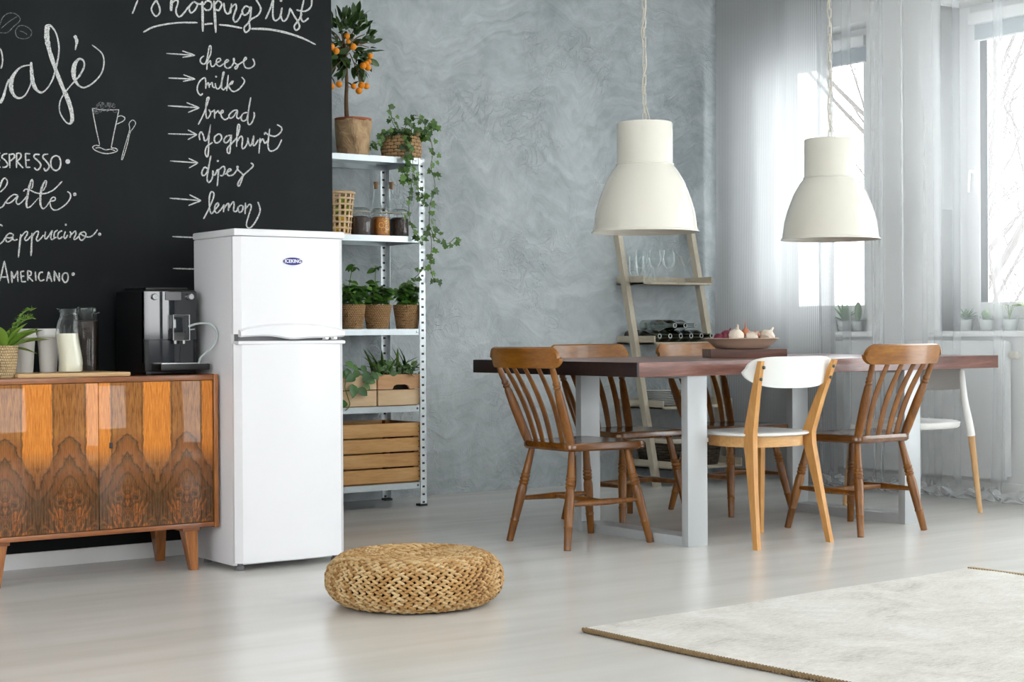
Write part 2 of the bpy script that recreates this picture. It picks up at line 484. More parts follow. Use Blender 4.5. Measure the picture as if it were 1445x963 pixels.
    # curtain cloth
    def cloth(name, c, open_, stripes=None):
        t = NT(name)
        t.t.nodes.remove(t.b)
        tr = t.n('ShaderNodeBsdfTransparent')
        df = t.n('ShaderNodeBsdfDiffuse')
        tl = t.n('ShaderNodeBsdfTranslucent')
        v = t.coords()
        if stripes:
            uv = t.n('ShaderNodeTexCoord')
            sx = t.n('ShaderNodeSeparateXYZ')
            t.l(uv.outputs['UV'], sx.inputs[0])
            s_ = t.math('FRACT', t.math('MULTIPLY', sx.outputs[0], stripes))
            st = t.ramp(s_, [(0.0, 0.0), (0.30, 0.0), (0.42, 1.0), (0.88, 1.0), (1.0, 0.0)])
            cc = t.mix(st, tuple(x * 0.78 for x in c), c)
            t.l(cc, df.inputs[0])
            t.l(cc, tl.inputs[0])
            op = t.math('ADD', open_, t.math('MULTIPLY', t.math('SUBTRACT', 1.0, st), 0.08))
        else:
            df.inputs[0].default_value = (*c, 1)
            tl.inputs[0].default_value = (*c, 1)
            lw = t.n('ShaderNodeLayerWeight')
            lw.inputs[0].default_value = 0.5
            op = t.math('SUBTRACT', open_, t.math('MULTIPLY', t.math('POWER', lw.outputs['Facing'], 2.2), open_ * 0.9), clamp=True)
        m1 = t.n('ShaderNodeMixShader')
        m1.inputs[0].default_value = 0.55
        t.l(df.outputs[0], m1.inputs[1])
        t.l(tl.outputs[0], m1.inputs[2])
        m2 = t.n('ShaderNodeMixShader')
        t.l(op, m2.inputs[0])
        t.l(m1.outputs[0], m2.inputs[1])
        t.l(tr.outputs[0], m2.inputs[2])
        t.l(m2.outputs[0], t.out.inputs[0])
        MAT[name] = t.m
    cloth('striped_voile', (0.60, 0.61, 0.62), 0.05, 95)
    cloth('sheer_voile', (0.78, 0.80, 0.82), 0.76)


make_materials()


# ------------------------------------------------------------------ mesh helpers
class MB:
    """collects geometry; build() links it as ONE mesh object"""
    def __init__(s):
        s.v, s.f, s.uv = [], [], None

    def add(s, vs, fs, mtx=None):
        o = len(s.v)
        s.v.extend([tuple(mtx @ Vector(p)) if mtx else tuple(p) for p in vs])
        s.f.extend([tuple(i + o for i in f) for f in fs])
        return s

    def box(s, x0, x1, y0, y1, z0, z1, bev=0.0, mtx=None):
        if bev <= 0:
            vs = [(x, y, z) for x in (x0, x1) for y in (y0, y1) for z in (z0, z1)]
            return s.add(vs, [(0, 1, 3, 2), (4, 6, 7, 5), (0, 4, 5, 1), (2, 3, 7, 6), (0, 2, 6, 4), (1, 5, 7, 3)], mtx)
        bm = bmesh.new()
        bmesh.ops.create_cube(bm, size=1.0)
        for q in bm.verts:
            q.co = Vector(((x0 + x1) / 2 + q.co.x * (x1 - x0), (y0 + y1) / 2 + q.co.y * (y1 - y0), (z0 + z1) / 2 + q.co.z * (z1 - z0)))
        bmesh.ops.bevel(bm, geom=bm.edges[:], offset=bev, segments=2, affect='EDGES', profile=0.6)
        bm.verts.index_update()
        s.add([q.co[:] for q in bm.verts], [tuple(q.index for q in f.verts) for f in bm.faces], mtx)
        bm.free()
        return s

    def lathe(s, prof, seg=32, mtx=None, cap=True):
        """prof: list of (r, z); closed at ends when r > 0 and cap"""
        vs, fs, n = [], [], len(prof)
        for r, z in prof:
            for k in range(seg):
                a = 2 * pi * k / seg
                vs.append((r * cos(a), r * sin(a), z))
        for i in range(n - 1):
            for k in range(seg):
                k2 = (k + 1) % seg
                fs.append((i * seg + k, i * seg + k2, (i + 1) * seg + k2, (i + 1) * seg + k))
        if cap:
            if prof[0][0] > 1e-5:
                fs.append(tuple(range(seg))[::-1])
            if prof[-1][0] > 1e-5:
                fs.append(tuple((n - 1) * seg + k for k in range(seg)))
        return s.add(vs, fs, mtx)

    def tube(s, pts, rad, seg=8, mtx=None, closed=False, flat=None):
        """round tube along points; rad a number or list; flat=(up vector, ratio) squashes the section"""
        pts = [Vector(p) for p in pts]
        n = len(pts)
        if not isinstance(rad, (list, tuple)):
            rad = [rad] * n
        vs, fs = [], []
        nrm = None
        for i, p in enumerate(pts):
            if closed:
                d = pts[(i + 1) % n] - pts[i - 1]
            else:
                d = pts[min(i + 1, n - 1)] - pts[max(i - 1, 0)]
            d = d.normalized() if d.length > 1e-9 else Vector((0, 0, 1))
            if flat:
                nrm = Vector(flat[0])
            elif nrm is None:
                nrm = Vector((0, 0, 1)) if abs(d.z) < 0.9 else Vector((1, 0, 0))
            nrm = (nrm - d * nrm.dot(d)).normalized()
            b = d.cross(nrm)
            ra = rad[i]
            rb = ra * (flat[1] if flat else 1.0)
            for k in range(seg):
                a = 2 * pi * k / seg
                vs.append(p + nrm * (cos(a) * rb) + b * (sin(a) * ra))
        m = n if closed else n - 1
        for i in range(m):
            j = (i + 1) % n
            for k in range(seg):
                k2 = (k + 1) % seg
                fs.append((i * seg + k, i * seg + k2, j * seg + k2, j * seg + k))
        if not closed:
            fs.append(tuple(range(seg))[::-1])
            fs.append(tuple((n - 1) * seg + k for k in range(seg)))
        return s.add(vs, fs, mtx)

    def prism(s, outline, t0, t1, plane='XZ', mtx=None):
        """extrude a 2-D outline between t0 and t1 along the missing axis"""
        n = len(outline)

        def P(a, b, t):
            return {'XZ': (a, t, b), 'XY': (a, b, t), 'YZ': (t, a, b)}[plane]
        vs = [P(a, b, t0) for a, b in outline] + [P(a, b, t1) for a, b in outline]
        fs = [tuple(range(n)), tuple(range(n, 2 * n))[::-1]]
        fs += [(i, i + n, (i + 1) % n + n, (i + 1) % n) for i in range(n)]
        return s.add(vs, fs, mtx)

    def ball(s, c, r, seg=10, rings=7, mtx=None):
        r = (r, r, r) if isinstance(r, (int, float)) else r
        prof = [(sin(pi * i / rings), -cos(pi * i / rings)) for i in range(rings + 1)]
        m = Matrix.Translation(c) @ Matrix.Diagonal((r[0], r[1], r[2], 1))
        if mtx:
            m = mtx @ m
        return s.lathe(prof, seg, m, cap=False)

    def mesh(s, name, smooth=True, angle=35):
        me = bpy.data.meshes.new(name)
        me.from_pydata(s.v, [], s.f)
        bm = bmesh.new()
        bm.from_mesh(me)
        bmesh.ops.remove_doubles(bm, verts=bm.verts[:], dist=1e-6)
        bmesh.ops.recalc_face_normals(bm, faces=bm.faces[:])
        for f in bm.faces:
            f.smooth = smooth
        if smooth:
            la = R(angle)
            for e in bm.edges:
                e.smooth = not (len(e.link_faces) == 2 and e.calc_face_angle(0) > la)
        bm.to_mesh(me)
        bm.free()
        return me

    def build(s, name, m, parent=None, loc=None, rot=None, smooth=True, angle=35, label=None):
        o = link(name, s.mesh(name, smooth, angle), m, parent, loc, rot)
        if label:
            o['label'] = label
        return o


def link(name, me, m, parent=None, loc=None, rot=None, scale=None):
    if m is not None and not me.materials:
        me.materials.append(MAT[m])
    o = bpy.data.objects.new(name, me)
    COL.objects.link(o)
    if parent is not None:
        o.parent = parent
    if loc is not None:
        o.location = loc
    if rot is not None:
        o.rotation_euler = rot
    if scale is not None:
        o.scale = (scale,) * 3 if isinstance(scale, (int, float)) else scale
    return o


def thing(name, label, cat, loc=(0, 0, 0), rz=0.0, group=None):
    o = bpy.data.objects.new(name, None)
    o.empty_display_size = 0.05
    COL.objects.link(o)
    o.location = loc
    o.rotation_euler = (0, 0, rz)
    return tag(o, label, cat, group)


def tag(o, label, cat, group=None):
    o['label'] = label
    o['category'] = cat
    if group:
        o['group'] = group
    return o


def struct(o, label=None):
    o['kind'] = 'structure'
    if label:
        o['label'] = label
    return o


def copy_tree(o, parent=None):
    c = o.copy()
    COL.objects.link(c)
    if parent is not None:
        c.parent = parent
    for ch in list(o.children):
        copy_tree(ch, c)
    return c


def spline(pts, per=6):
    """Catmull-Rom through the points"""
    P = [Vector(p) for p in pts]
    if len(P) < 3:
        return P
    out = []
    for i in range(len(P) - 1):
        p0, p1, p2, p3 = P[max(i - 1, 0)], P[i], P[i + 1], P[min(i + 2, len(P) - 1)]
        for k in range(per):
            t = k / per
            out.append(0.5 * ((2 * p1) + (p2 - p0) * t + (2 * p0 - 5 * p1 + 4 * p2 - p3) * t * t + (3 * p1 - p0 - 3 * p2 + p3) * t ** 3))
    out.append(P[-1])
    return out


def aim(d, roll=0.0):
    """rotation taking +Z to d"""
    q = Vector(d).normalized().to_track_quat('Z', 'Y')
    return (q.to_matrix() @ Matrix.Rotation(roll, 3, 'Z')).to_euler()



# ------------------------------------------------------------------ the setting
YC, YG, XW, ZC = 6.25, 7.67, 7.15, 3.12
SB, ST = 0.89, 2.68                       # window opening bottom / top
struct(MB().box(-2.2, XW + 0.35, -3.0, YG + 0.2, -0.06, 0.0).build('floor', 'floor'), 'pale greige satin floor with faint long streaks')
struct(MB().box(-2.2, XW + 0.35, -3.0, YG + 0.2, ZC, ZC + 0.1).build('ceiling', 'ceiling_white'), 'plain white ceiling')
chalk_wall = struct(MB().box(-2.2, 3.484, YC, YG, 0.0, ZC).build('wall_left', 'chalkboard'), 'black chalkboard wall covered in white chalk writing')
struct(MB().box(3.40, XW + 0.35, YG, YG + 0.2, 0.0, ZC).build('wall_back', 'plaster'), 'grey wall of rough trowelled plaster')
struct(MB().box(-2.4, -2.2, -3.0, YC, 0.0, 0.9).box(-2.4, -2.2, -3.0, YC, 2.7, ZC).box(-2.4, -2.2, -3.0, -1.2, 0.9, 2.7).box(-2.4, -2.2, 3.4, YG, 0.0, ZC).build('wall_side', 'white_wall'), 'unseen white side wall with a wide window opening added for fill light')  # out of view; the window opening is added to let in fill light
rw = MB()
rw.box(-2.2, XW + 0.35, -3.3, -3.0, 0.0, 0.9).box(-2.2, XW + 0.35, -3.3, -3.0, 2.7, ZC)
for a_, b_ in ((-2.2, -0.6), (1.6, 2.4), (4.6, XW + 0.35)):
    rw.box(a_, b_, -3.3, -3.0, 0.9, 2.7)
struct(rw.build('wall_front', 'dark_wall'), 'unseen wall behind the viewer, made dark grey to dim reflections, with two wide window openings added for daylight')  # out of view; both openings are added to let in daylight
OPEN = [(6.546, 7.46), (4.72, 6.014), (2.55, 4.40), (0.35, 2.20), (-2.30, -0.10)]
FULL = (0.06, 2.86)                       # tall unseen glazed doors, added further along the wall for side light
w = MB()
yq = YG
for k_, (a_, b_) in enumerate(OPEN):
    lo_, hi_ = (SB, ST) if k_ < 2 else FULL
    w.box(XW, XW + 0.35, b_, yq, 0.0, ZC)
    w.box(XW, XW + 0.35, a_, b_, 0.0, lo_)
    w.box(XW, XW + 0.35, a_, b_, hi_, ZC)
    yq = a_
w.box(XW, XW + 0.35, -3.0, yq, 0.0, ZC)
struct(w.build('wall_right', 'white_wall'), 'white window wall')
bl = onY(0, 784, YC - 0.012).z
struct(MB().box(-2.2, 3.484, YC - 0.014, YC, 0.0, bl, 0.003).build('baseboard_left', 'white_paint'), 'low white skirting board under the chalkboard wall')
struct(MB().box(XW - 0.014, XW, -3.0, YG, 0.0, 0.085, 0.003).build('baseboard_right', 'white_paint'), 'white skirting board below the windows')


def make_window(n, y0, y1, label, SB=SB, ST=ST):
    e = bpy.data.objects.new('window_%d' % n, None)
    COL.objects.link(e)
    e.location = (XW, (y0 + y1) / 2, SB)
    struct(e, label)
    hw, h = (y1 - y0) / 2, ST - SB
    x0, x1 = 0.165, 0.225
    f = MB()
    fw = 0.075
    f.box(x0, x1, -hw, -hw + fw, 0, h, 0.004).box(x0, x1, hw - fw, hw, 0, h, 0.004)
    f.box(x0, x1, -hw + fw, hw - fw, 0, fw, 0.004).box(x0, x1, -hw + fw, hw - fw, h - fw, h, 0.004)
    f.build('window_frame', 'frame_white', e)
    s_ = MB()
    a, b = fw - 0.006, fw + 0.082
    xs0, xs1 = x0 - 0.022, x1 - 0.012
    s_.box(xs0, xs1, -hw + a, -hw + b, a, h - a, 0.006).box(xs0, xs1, hw - b, hw - a, a, h - a, 0.006)
    s_.box(xs0, xs1, -hw + b, hw - b, a, b, 0.006).box(xs0, xs1, -hw + b, hw - b, h - b, h - a, 0.006)
    sash = s_.build('window_sash', 'frame_white', e)
    hd = MB().box(xs0 - 0.012, xs0, hw - b + 0.025, hw - b + 0.055, 0.84, 0.90, 0.003)
    hd.tube([(xs0 - 0.012, hw - b + 0.04, 0.875), (xs0 - 0.04, hw - b + 0.04, 0.875), (xs0 - 0.045, hw - b + 0.04, 0.85), (xs0 - 0.045, hw - b + 0.045, 0.76)], 0.009, 8)
    hd.build('handle', 'frame_white', sash)
    g = MB().box(x0 + 0.018, x0 + 0.026, -hw + b - 0.01, hw - b + 0.01, b - 0.01, h - b + 0.01)
    g.build('pane', 'window_glass', e)
    MB().box(-0.05, x0, -hw - 0.04, hw + 0.04, -0.03, 0.0, 0.005).build('window_sill', 'white_paint', e)
    bz = h - 0.115
    bd = MB().box(xs0 - 0.004, xs0, -hw + b - 0.03, hw - b + 0.03, bz - 0.085, bz, 0.0)
    bl_ = bd.build('blind', 'blind_grey', e)
    cs = MB().box(xs0 - 0.045, xs0, -hw + b - 0.045, hw - b + 0.045, bz - 0.002, bz + 0.062, 0.008)
    cs.build('cassette', 'frame_white', bl_)
    MB().tube([(xs0 - 0.008, -hw + b - 0.03, bz - 0.088), (xs0 - 0.008, hw - b + 0.03, bz - 0.088)], 0.006, 8).build('bottom_bar', 'frame_white', bl_)
    return e


make_window(1, *OPEN[0], 'white framed window behind the striped curtain')
make_window(2, *OPEN[1], 'white framed window behind the sheer curtain at the right')
for i in (2, 3, 4):
    make_window(i + 1, *OPEN[i], 'tall white framed glazed door, unseen, added further along the right wall for side light', *FULL)  # out of view, added to bring in light from the right

# ------------------------------------------------------------------ chalk writing, traced stroke by stroke on the chalkboard
CHY = YC - 0.0012


def chalk(name, label, origin, sc, strokes, width=9.0, m='chalk'):
    """strokes: lists of (x, y) or (x, y, w) in enlarged photo coordinates; laid on the wall plane"""
    mb = MB()
    for st in strokes:
        pts = [(p[0], p[1], p[2] if len(p) > 2 else width) for p in st]
        if len(pts) == 1:
            x, y, wd = pts[0]
            n = 12
            ring = [onY(origin[0] + (x + wd * cos(2 * pi * k / n)) / sc, origin[1] + (y + wd * sin(2 * pi * k / n)) / sc, CHY) for k in range(n)]
            mb.add(ring + [p + Vector((0, 0.001, 0)) for p in ring], [tuple(range(n))] + [(k, (k + 1) % n, (k + 1) % n + n, k + n) for k in range(n)])
            continue
        sp = spline(pts, 5) if len(pts) > 2 else [Vector(pts[0]) * (1 - k / 6) + Vector(pts[1]) * (k / 6) for k in range(7)]
        vs, fs = [], []
        for i, p in enumerate(sp):
            d = sp[min(i + 1, len(sp) - 1)] - sp[max(i - 1, 0)]
            d2 = Vector((d.x, d.y))
            d2 = d2.normalized() if d2.length > 1e-6 else Vector((1, 0))
            hw = p.z / 2 * (0.86 + 0.28 * rnd.random())
            if i in (0, len(sp) - 1):
                hw *= 0.6
            for sg in (-1, 1):
                q = onY(origin[0] + (p.x - d2.y * hw * sg) / sc, origin[1] + (p.y + d2.x * hw * sg) / sc, CHY)
                vs.append(q)
            for sg in (-1, 1):
                vs.append(vs[4 * i + (0 if sg < 0 else 1)] + Vector((0, 0.001, 0)))
        for i in range(len(sp) - 1):
            a, b = 4 * i, 4 * i + 4
            fs += [(a, b, b + 1, a + 1), (a, a + 2, b + 2, b), (a + 1, b + 1, b + 3, a + 3)]
        mb.add(vs, fs)
    o = mb.build(name, m, chalk_wall, smooth=False)
    o['label'] = label
    return o


A_, SA = (0, 10), 5.35
chalk('chalk_lettering', 'large chalk word Café in flowing script', A_, SA, [
    [(0, 310), (15, 350), (20, 410), (8, 465)],
    [(0, 725, 22), (25, 680, 20), (50, 590, 14), (68, 545, 10)],
    [(232, 437, 10), (165, 450, 12), (115, 495, 20), (86, 555, 32), (86, 620, 30), (108, 668, 20), (145, 688, 14), (190, 665, 10), (225, 600, 9), (240, 540, 8)],
    [(235, 415, 16), (238, 480, 26), (247, 560, 30), (272, 620, 22), (315, 645, 14), (360, 610, 10), (395, 550, 12), (415, 490, 12), (430, 430, 12), (445, 340, 13), (440, 260, 13), (420, 190, 12), (385, 143, 16), (360, 150, 38), (353, 200, 40), (360, 270, 36), (380, 350, 30), (420, 470, 28), (470, 600, 28), (510, 690, 30), (538, 780, 32), (545, 850, 28), (528, 880, 14), (495, 865, 10), (455, 800, 9), (450, 730, 9), (480, 660, 9), (550, 575, 9), (600, 520, 14), (635, 450, 12), (630, 405, 12), (600, 392, 16), (568, 425, 30), (555, 485, 36), (566, 550, 24), (598, 595, 14), (640, 607, 12), (700, 575, 11), (760, 510, 10), (785, 430, 10), (770, 350, 9), (695, 285, 8)],
    [(562, 215, 22), (580, 255, 22), (568, 325, 8)]], 11)
chalk('chalk_drawing', 'two chalk coffee beans', A_, SA, [
    [(0, 135), (20, 80), (60, 48), (110, 48), (150, 80), (145, 110), (105, 145), (60, 190), (20, 195), (0, 192)],
    [(10, 160), (50, 125), (90, 95), (130, 72)],
    [(115, 180), (140, 145), (180, 140), (220, 160), (240, 190), (225, 225), (180, 240), (130, 225), (115, 180)],
    [(150, 180), (180, 190), (205, 208)]], 5.5, 'chalk_soft')
B_, SBZ = (180, 0), 5.16
chalk('chalk_lettering', 'chalk heading Shopping list with a curved underline', B_, SBZ, [
    [(75, 0), (35, 100)], [(215, -8), (185, 35), (175, 75), (205, 118), (235, 90), (230, 45), (205, -8)],
    [(320, -8, 18), (318, 80, 20)], [(322, 25), (350, 0), (368, 15), (352, 80), (375, 122), (410, 95), (445, 45)],
    [(480, 12), (450, 50), (460, 92), (490, 75), (508, 32), (482, 10)], [(500, 22), (530, 30), (545, 12)],
    [(545, 8, 18), (548, 230, 16)], [(552, 35), (580, 6), (612, 22), (605, 65), (575, 74), (555, 58)],
    [(630, 5, 18), (643, 238, 16)], [(637, 32), (660, 6), (686, 30), (665, 75), (642, 66)],
    [(700, 20), (712, 85), (738, 98), (755, 50)], [(757, 25), (750, 98)], [(755, 55), (785, 30), (792, 60), (770, 130), (785, 160), (810, 140), (832, 95)],
    [(895, 58), (860, 45), (835, 80), (850, 110), (880, 92), (900, 50), (888, 150), (850, 200), (860, 235), (890, 210), (890, 150), (950, 110), (970, 60), (935, -5)],
    [(1005, 140), (1040, 60), (1060, -8)], [(1062, -5), (1058, 110), (1075, 150), (1110, 125), (1125, 55)], [(1125, 55), (1118, 120), (1138, 155), (1168, 120), (1185, 58)],
    [(1188, 65), (1215, 118), (1242, 160), (1252, 198), (1228, 220), (1214, 190), (1245, 148), (1270, 100)],
    [(1285, -5), (1262, 110), (1280, 158), (1320, 130)], [(1230, 72), (1290, 82), (1335, 50), (1342, -5)], [(1118, 5, 9)],
    [(115, 235), (180, 200), (270, 178), (380, 165), (510, 165)], [(560, 178), (590, 173), (620, 172)], [(665, 180), (740, 187), (835, 205)],
    [(900, 210, 14), (1010, 212, 16), (1130, 232, 16), (1260, 272, 14), (1370, 325, 8)]], 12)
C_, SC = (230, 60), 8.028
D_, E_ = (230, 140), (230, 215)


def arrow(o, x0, y0, x1, y1, hx0, hy0, hx1, hy1, word):
    chalk('chalk_arrow', 'chalk arrow pointing at the word ' + word, o, SC, [[(x0, y0), (x1, y1)], [(hx0, hy0), (x1, y1)], [(hx1, hy1), (x1, y1)]], 14)


arrow(C_, 38, 123, 365, 145, 220, 95, 220, 168, 'cheese')
arrow(C_, 62, 402, 365, 415, 232, 365, 228, 440, 'milk')
arrow(C_, 55, 717, 412, 740, 268, 680, 285, 793, 'bread')
arrow(D_, 55, 392, 385, 402, 283, 348, 280, 460, 'yoghurt')
arrow(E_, 80, 98, 398, 120, 290, 68, 295, 178, 'dipes')
arrow(E_, 75, 520, 432, 548, 300, 480, 290, 603, 'lemon')
chalk('chalk_arrow', 'start of a chalk arrow running behind the fridge top', (0, 0), 1, [[(243, 334), (278, 335.5)]], 1.8)
chalk('chalk_arrow', 'lowest chalk line running behind the fridge', (0, 0), 1, [[(244, 379), (278, 380)]], 1.8)
chalk('chalk_lettering', 'chalk word cheese', C_, SC, [
    [(465, 150), (430, 180), (425, 220), (460, 245), (490, 220), (510, 130), (525, 45), (545, 50), (540, 130), (505, 210), (497, 310)],
    [(500, 245), (535, 205), (545, 260), (572, 270), (602, 235), (650, 205), (645, 180), (612, 190), (606, 240), (640, 270), (690, 240), (740, 212), (735, 195), (706, 212), (702, 268), (735, 292), (780, 265), (808, 205), (800, 178), (806, 225), (850, 260), (830, 300), (816, 282), (870, 240), (915, 212), (945, 186), (935, 168), (914, 205), (925, 270), (960, 292), (1010, 280), (1038, 240), (1018, 180)]], 15)
chalk('chalk_lettering', 'chalk word milk', C_, SC, [
    [(450, 575), (430, 598), (400, 570), (388, 520), (410, 450), (465, 400), (484, 430), (485, 525)], [(488, 495), (512, 455), (525, 512)],
    [(527, 485), (555, 455), (565, 500), (588, 512)], [(592, 460), (602, 512), (628, 525), (658, 480), (680, 345), (692, 348), (670, 430), (665, 510), (690, 535), (718, 500)],
    [(740, 368), (722, 550)], [(726, 505), (790, 435), (782, 468), (745, 488), (772, 540), (810, 555), (870, 520), (925, 440), (890, 392)], [(602, 387, 11)]], 15)
chalk('chalk_lettering', 'chalk word bread', D_, SC, [
    [(400, 288), (460, 170), (500, 60), (522, -15), (500, -8), (486, 100), (490, 200), (510, 215), (540, 160), (520, 120), (548, 145), (588, 118)],
    [(585, 118), (585, 220)], [(590, 168), (625, 130), (640, 158), (680, 150), (675, 125), (654, 150), (665, 200), (705, 232), (748, 205)],
    [(845, 125), (800, 130), (750, 180), (762, 215), (802, 195), (845, 130), (836, 200), (860, 220), (890, 190)],
    [(955, 150), (905, 165), (885, 220), (910, 248), (950, 220), (970, 120), (995, -22)], [(970, 120), (960, 240), (975, 290), (1010, 260), (1035, 190), (1030, 145)]], 15)
chalk('chalk_lettering', 'chalk word yoghurt', D_, SC, [
    [(420, 465), (410, 410), (435, 370), (460, 420), (472, 470), (510, 440), (540, 288)], [(540, 288), (520, 430), (515, 600), (500, 655), (480, 610), (495, 540), (562, 490)],
    [(625, 395), (585, 430), (590, 490), (630, 490), (665, 440), (650, 400), (620, 395)],
    [(770, 410), (720, 420), (690, 470), (715, 495), (755, 460), (775, 405), (765, 520), (755, 610), (730, 600), (735, 550), (800, 480), (832, 440)],
    [(835, 540), (840, 380), (850, 290), (870, 310), (845, 420)], [(840, 480), (880, 420), (902, 450), (895, 540), (915, 560), (950, 510), (965, 440)],
    [(960, 435), (975, 510), (1000, 520), (1030, 415), (1020, 515), (1042, 520), (1080, 460)], [(1100, 440), (1088, 615)], [(1095, 500), (1130, 450), (1155, 500), (1185, 470)],
    [(1210, 335), (1190, 500), (1200, 570), (1235, 588), (1300, 550), (1345, 458)], [(1150, 405), (1160, 380), (1200, 405), (1270, 420), (1330, 380), (1345, 325), (1292, 288)]], 16)
chalk('chalk_lettering', 'chalk word dipes', E_, SC, [
    [(510, 190), (470, 170), (440, 230), (455, 265), (490, 240), (520, 150), (543, 38)], [(530, 110), (500, 290), (520, 342), (555, 300), (572, 215)],
    [(566, 205), (565, 250), (590, 255), (620, 190)], [(632, 188), (615, 385)], [(630, 205), (680, 160), (702, 190), (680, 260), (645, 262)],
    [(700, 252), (740, 222), (772, 200), (750, 188), (724, 230), (745, 265), (800, 250), (850, 175), (840, 160), (850, 200), (895, 240), (905, 270), (880, 350), (860, 385), (850, 350), (910, 262), (1020, 160), (995, 118)], [(622, 98, 13)]], 16)
chalk('chalk_lettering', 'chalk word lemon', E_, SC, [
    [(460, 755), (520, 640), (570, 520), (575, 462), (545, 450), (525, 520), (530, 640), (550, 695), (590, 650), (630, 600), (620, 575), (590, 610), (590, 670), (620, 685), (670, 630), (694, 590)],
    [(695, 598), (685, 680)], [(690, 640), (735, 580), (746, 600), (740, 665)], [(745, 632), (795, 560), (806, 600), (800, 660), (830, 670), (852, 630)],
    [(880, 600), (850, 630), (865, 680), (900, 660), (906, 612), (880, 600)], [(935, 572), (930, 700)], [(930, 650), (980, 590), (1000, 620), (970, 720), (945, 820), (980, 860), (1040, 800), (1095, 690), (1098, 630), (1075, 562)]], 16)
F_, SF = (120, 135), 10.14
foam = []
for k in range(26):
    fx, fy, fr = 130 + rnd.random() * 330, 105 + rnd.random() * 150, 12 + rnd.random() * 16
    foam.append([(fx + fr * cos(a * pi / 3), fy + fr * 0.8 * sin(a * pi / 3)) for a in range(0, 6)])
chalk('chalk_drawing', 'chalk drawing of foam on the coffee glass', F_, SF, foam, 8, 'chalk_soft')
chalk('chalk_drawing', 'chalk drawing of a tall coffee glass with handle and saucer', F_, SF, [
    [(105, 180), (140, 380), (210, 705)], [(485, 195), (460, 330), (410, 560), (375, 750)], [(105, 180), (250, 205), (485, 200)],
    [(470, 300), (520, 288), (570, 320), (545, 365), (450, 410)], [(210, 720), (150, 712), (110, 738), (150, 785), (260, 825), (370, 825), (462, 790), (440, 755), (375, 750)],
    [(150, 750), (215, 745), (290, 775), (370, 768), (430, 790)]], 13)
chalk('chalk_drawing', 'chalk drawing of a long spoon', F_, SF, [
    [(520, 910), (560, 760), (620, 560), (640, 470), (632, 400), (680, 350), (725, 390), (690, 465), (645, 530), (600, 720), (540, 905), (520, 910)]], 10)
G_, SG = (0, 205), 9.633
chalk('chalk_lettering', 'chalk capitals ESPRESSO followed by a dot', G_, SG, [
    [(-12, 108), (5, 108)], [(-12, 205), (4, 203)], [(-12, 298), (8, 298)], [(100, 115), (50, 125), (25, 165), (70, 205), (105, 260), (80, 295), (30, 300)], [(125, 115), (135, 310)], [(130, 130), (185, 120), (195, 165), (140, 215)],
    [(225, 105), (225, 310)], [(228, 115), (275, 110), (285, 160), (230, 225)], [(235, 225), (315, 310)], [(345, 110), (355, 300)], [(345, 112), (412, 118)], [(350, 205), (405, 200)], [(355, 300), (412, 300)],
    [(540, 128), (480, 125), (465, 165), (530, 225), (555, 280), (510, 338), (465, 305)], [(655, 122), (600, 130), (585, 170), (640, 230), (670, 290), (625, 350), (595, 310)],
    [(760, 140), (710, 170), (690, 240), (705, 310), (760, 345), (810, 310), (825, 240), (805, 165), (760, 140)], [(922, 222, 32)]], 20)
chalk('chalk_lettering', 'chalk script word Latte followed by a dot', G_, SG, [
    [(5, 638), (80, 560), (100, 490), (65, 447), (25, 490, 24), (-4, 580, 26)], [(-4, 855), (40, 830), (80, 762)], [(245, 685), (190, 670), (120, 720), (85, 770), (105, 790), (160, 770), (245, 690), (220, 760), (245, 805), (300, 770), (360, 700)],
    [(450, 500, 16), (432, 468, 18), (400, 560, 28), (372, 700, 28), (360, 800, 26), (375, 850, 20), (430, 820, 14), (525, 715, 12)], [(450, 500), (440, 570), (425, 590)],
    [(635, 490, 16), (612, 488, 18), (572, 570, 28), (552, 680, 28), (550, 800, 26), (580, 860, 20), (620, 845, 14), (680, 760, 12)], [(635, 490), (620, 560), (585, 620)],
    [(320, 630), (345, 600), (400, 605), (480, 645), (590, 660), (700, 625), (780, 560), (845, 490)],
    [(680, 762), (745, 750), (750, 715), (715, 710), (682, 760), (690, 830), (730, 880), (800, 870), (900, 800), (955, 720), (955, 660), (915, 630)], [(1018, 668, 24)]], 17)
H_ = (0, 305)
chalk('chalk_lettering', 'chalk script word Cappuccino followed by a dot', H_, SG, [
    [(-4, 116), (20, 125), (32, 140)], [(-4, 382), (40, 345), (80, 282)], [(185, 250), (130, 235), (82, 280), (85, 340), (120, 350), (165, 310), (182, 250), (175, 310), (200, 330), (240, 315)], [(90, 292), (140, 298), (180, 275)],
    [(283, 245, 22), (250, 565, 24)], [(275, 300), (330, 230), (365, 210), (375, 240), (340, 300), (345, 330), (375, 325), (422, 268)],
    [(437, 230, 22), (422, 545, 24)], [(430, 290), (480, 220), (520, 210), (515, 260), (495, 310), (515, 340), (560, 300), (592, 258)],
    [(620, 210), (610, 290), (630, 310), (670, 260), (710, 198), (690, 290), (710, 320), (748, 290)], [(785, 190), (745, 220), (735, 280), (768, 295)], [(845, 200), (800, 225), (785, 280), (805, 310), (852, 280)],
    [(890, 210), (870, 280), (890, 305), (922, 258)], [(950, 208), (965, 240), (950, 295)], [(960, 262), (1020, 205), (1032, 240), (1005, 310), (1030, 315), (1072, 275)],
    [(1130, 215), (1085, 240), (1080, 300), (1110, 330), (1150, 300), (1170, 245), (1140, 215), (1100, 240), (1150, 275), (1220, 285), (1280, 245), (1325, 185)], [(895, 118, 15)], [(1355, 248, 22)]], 18)
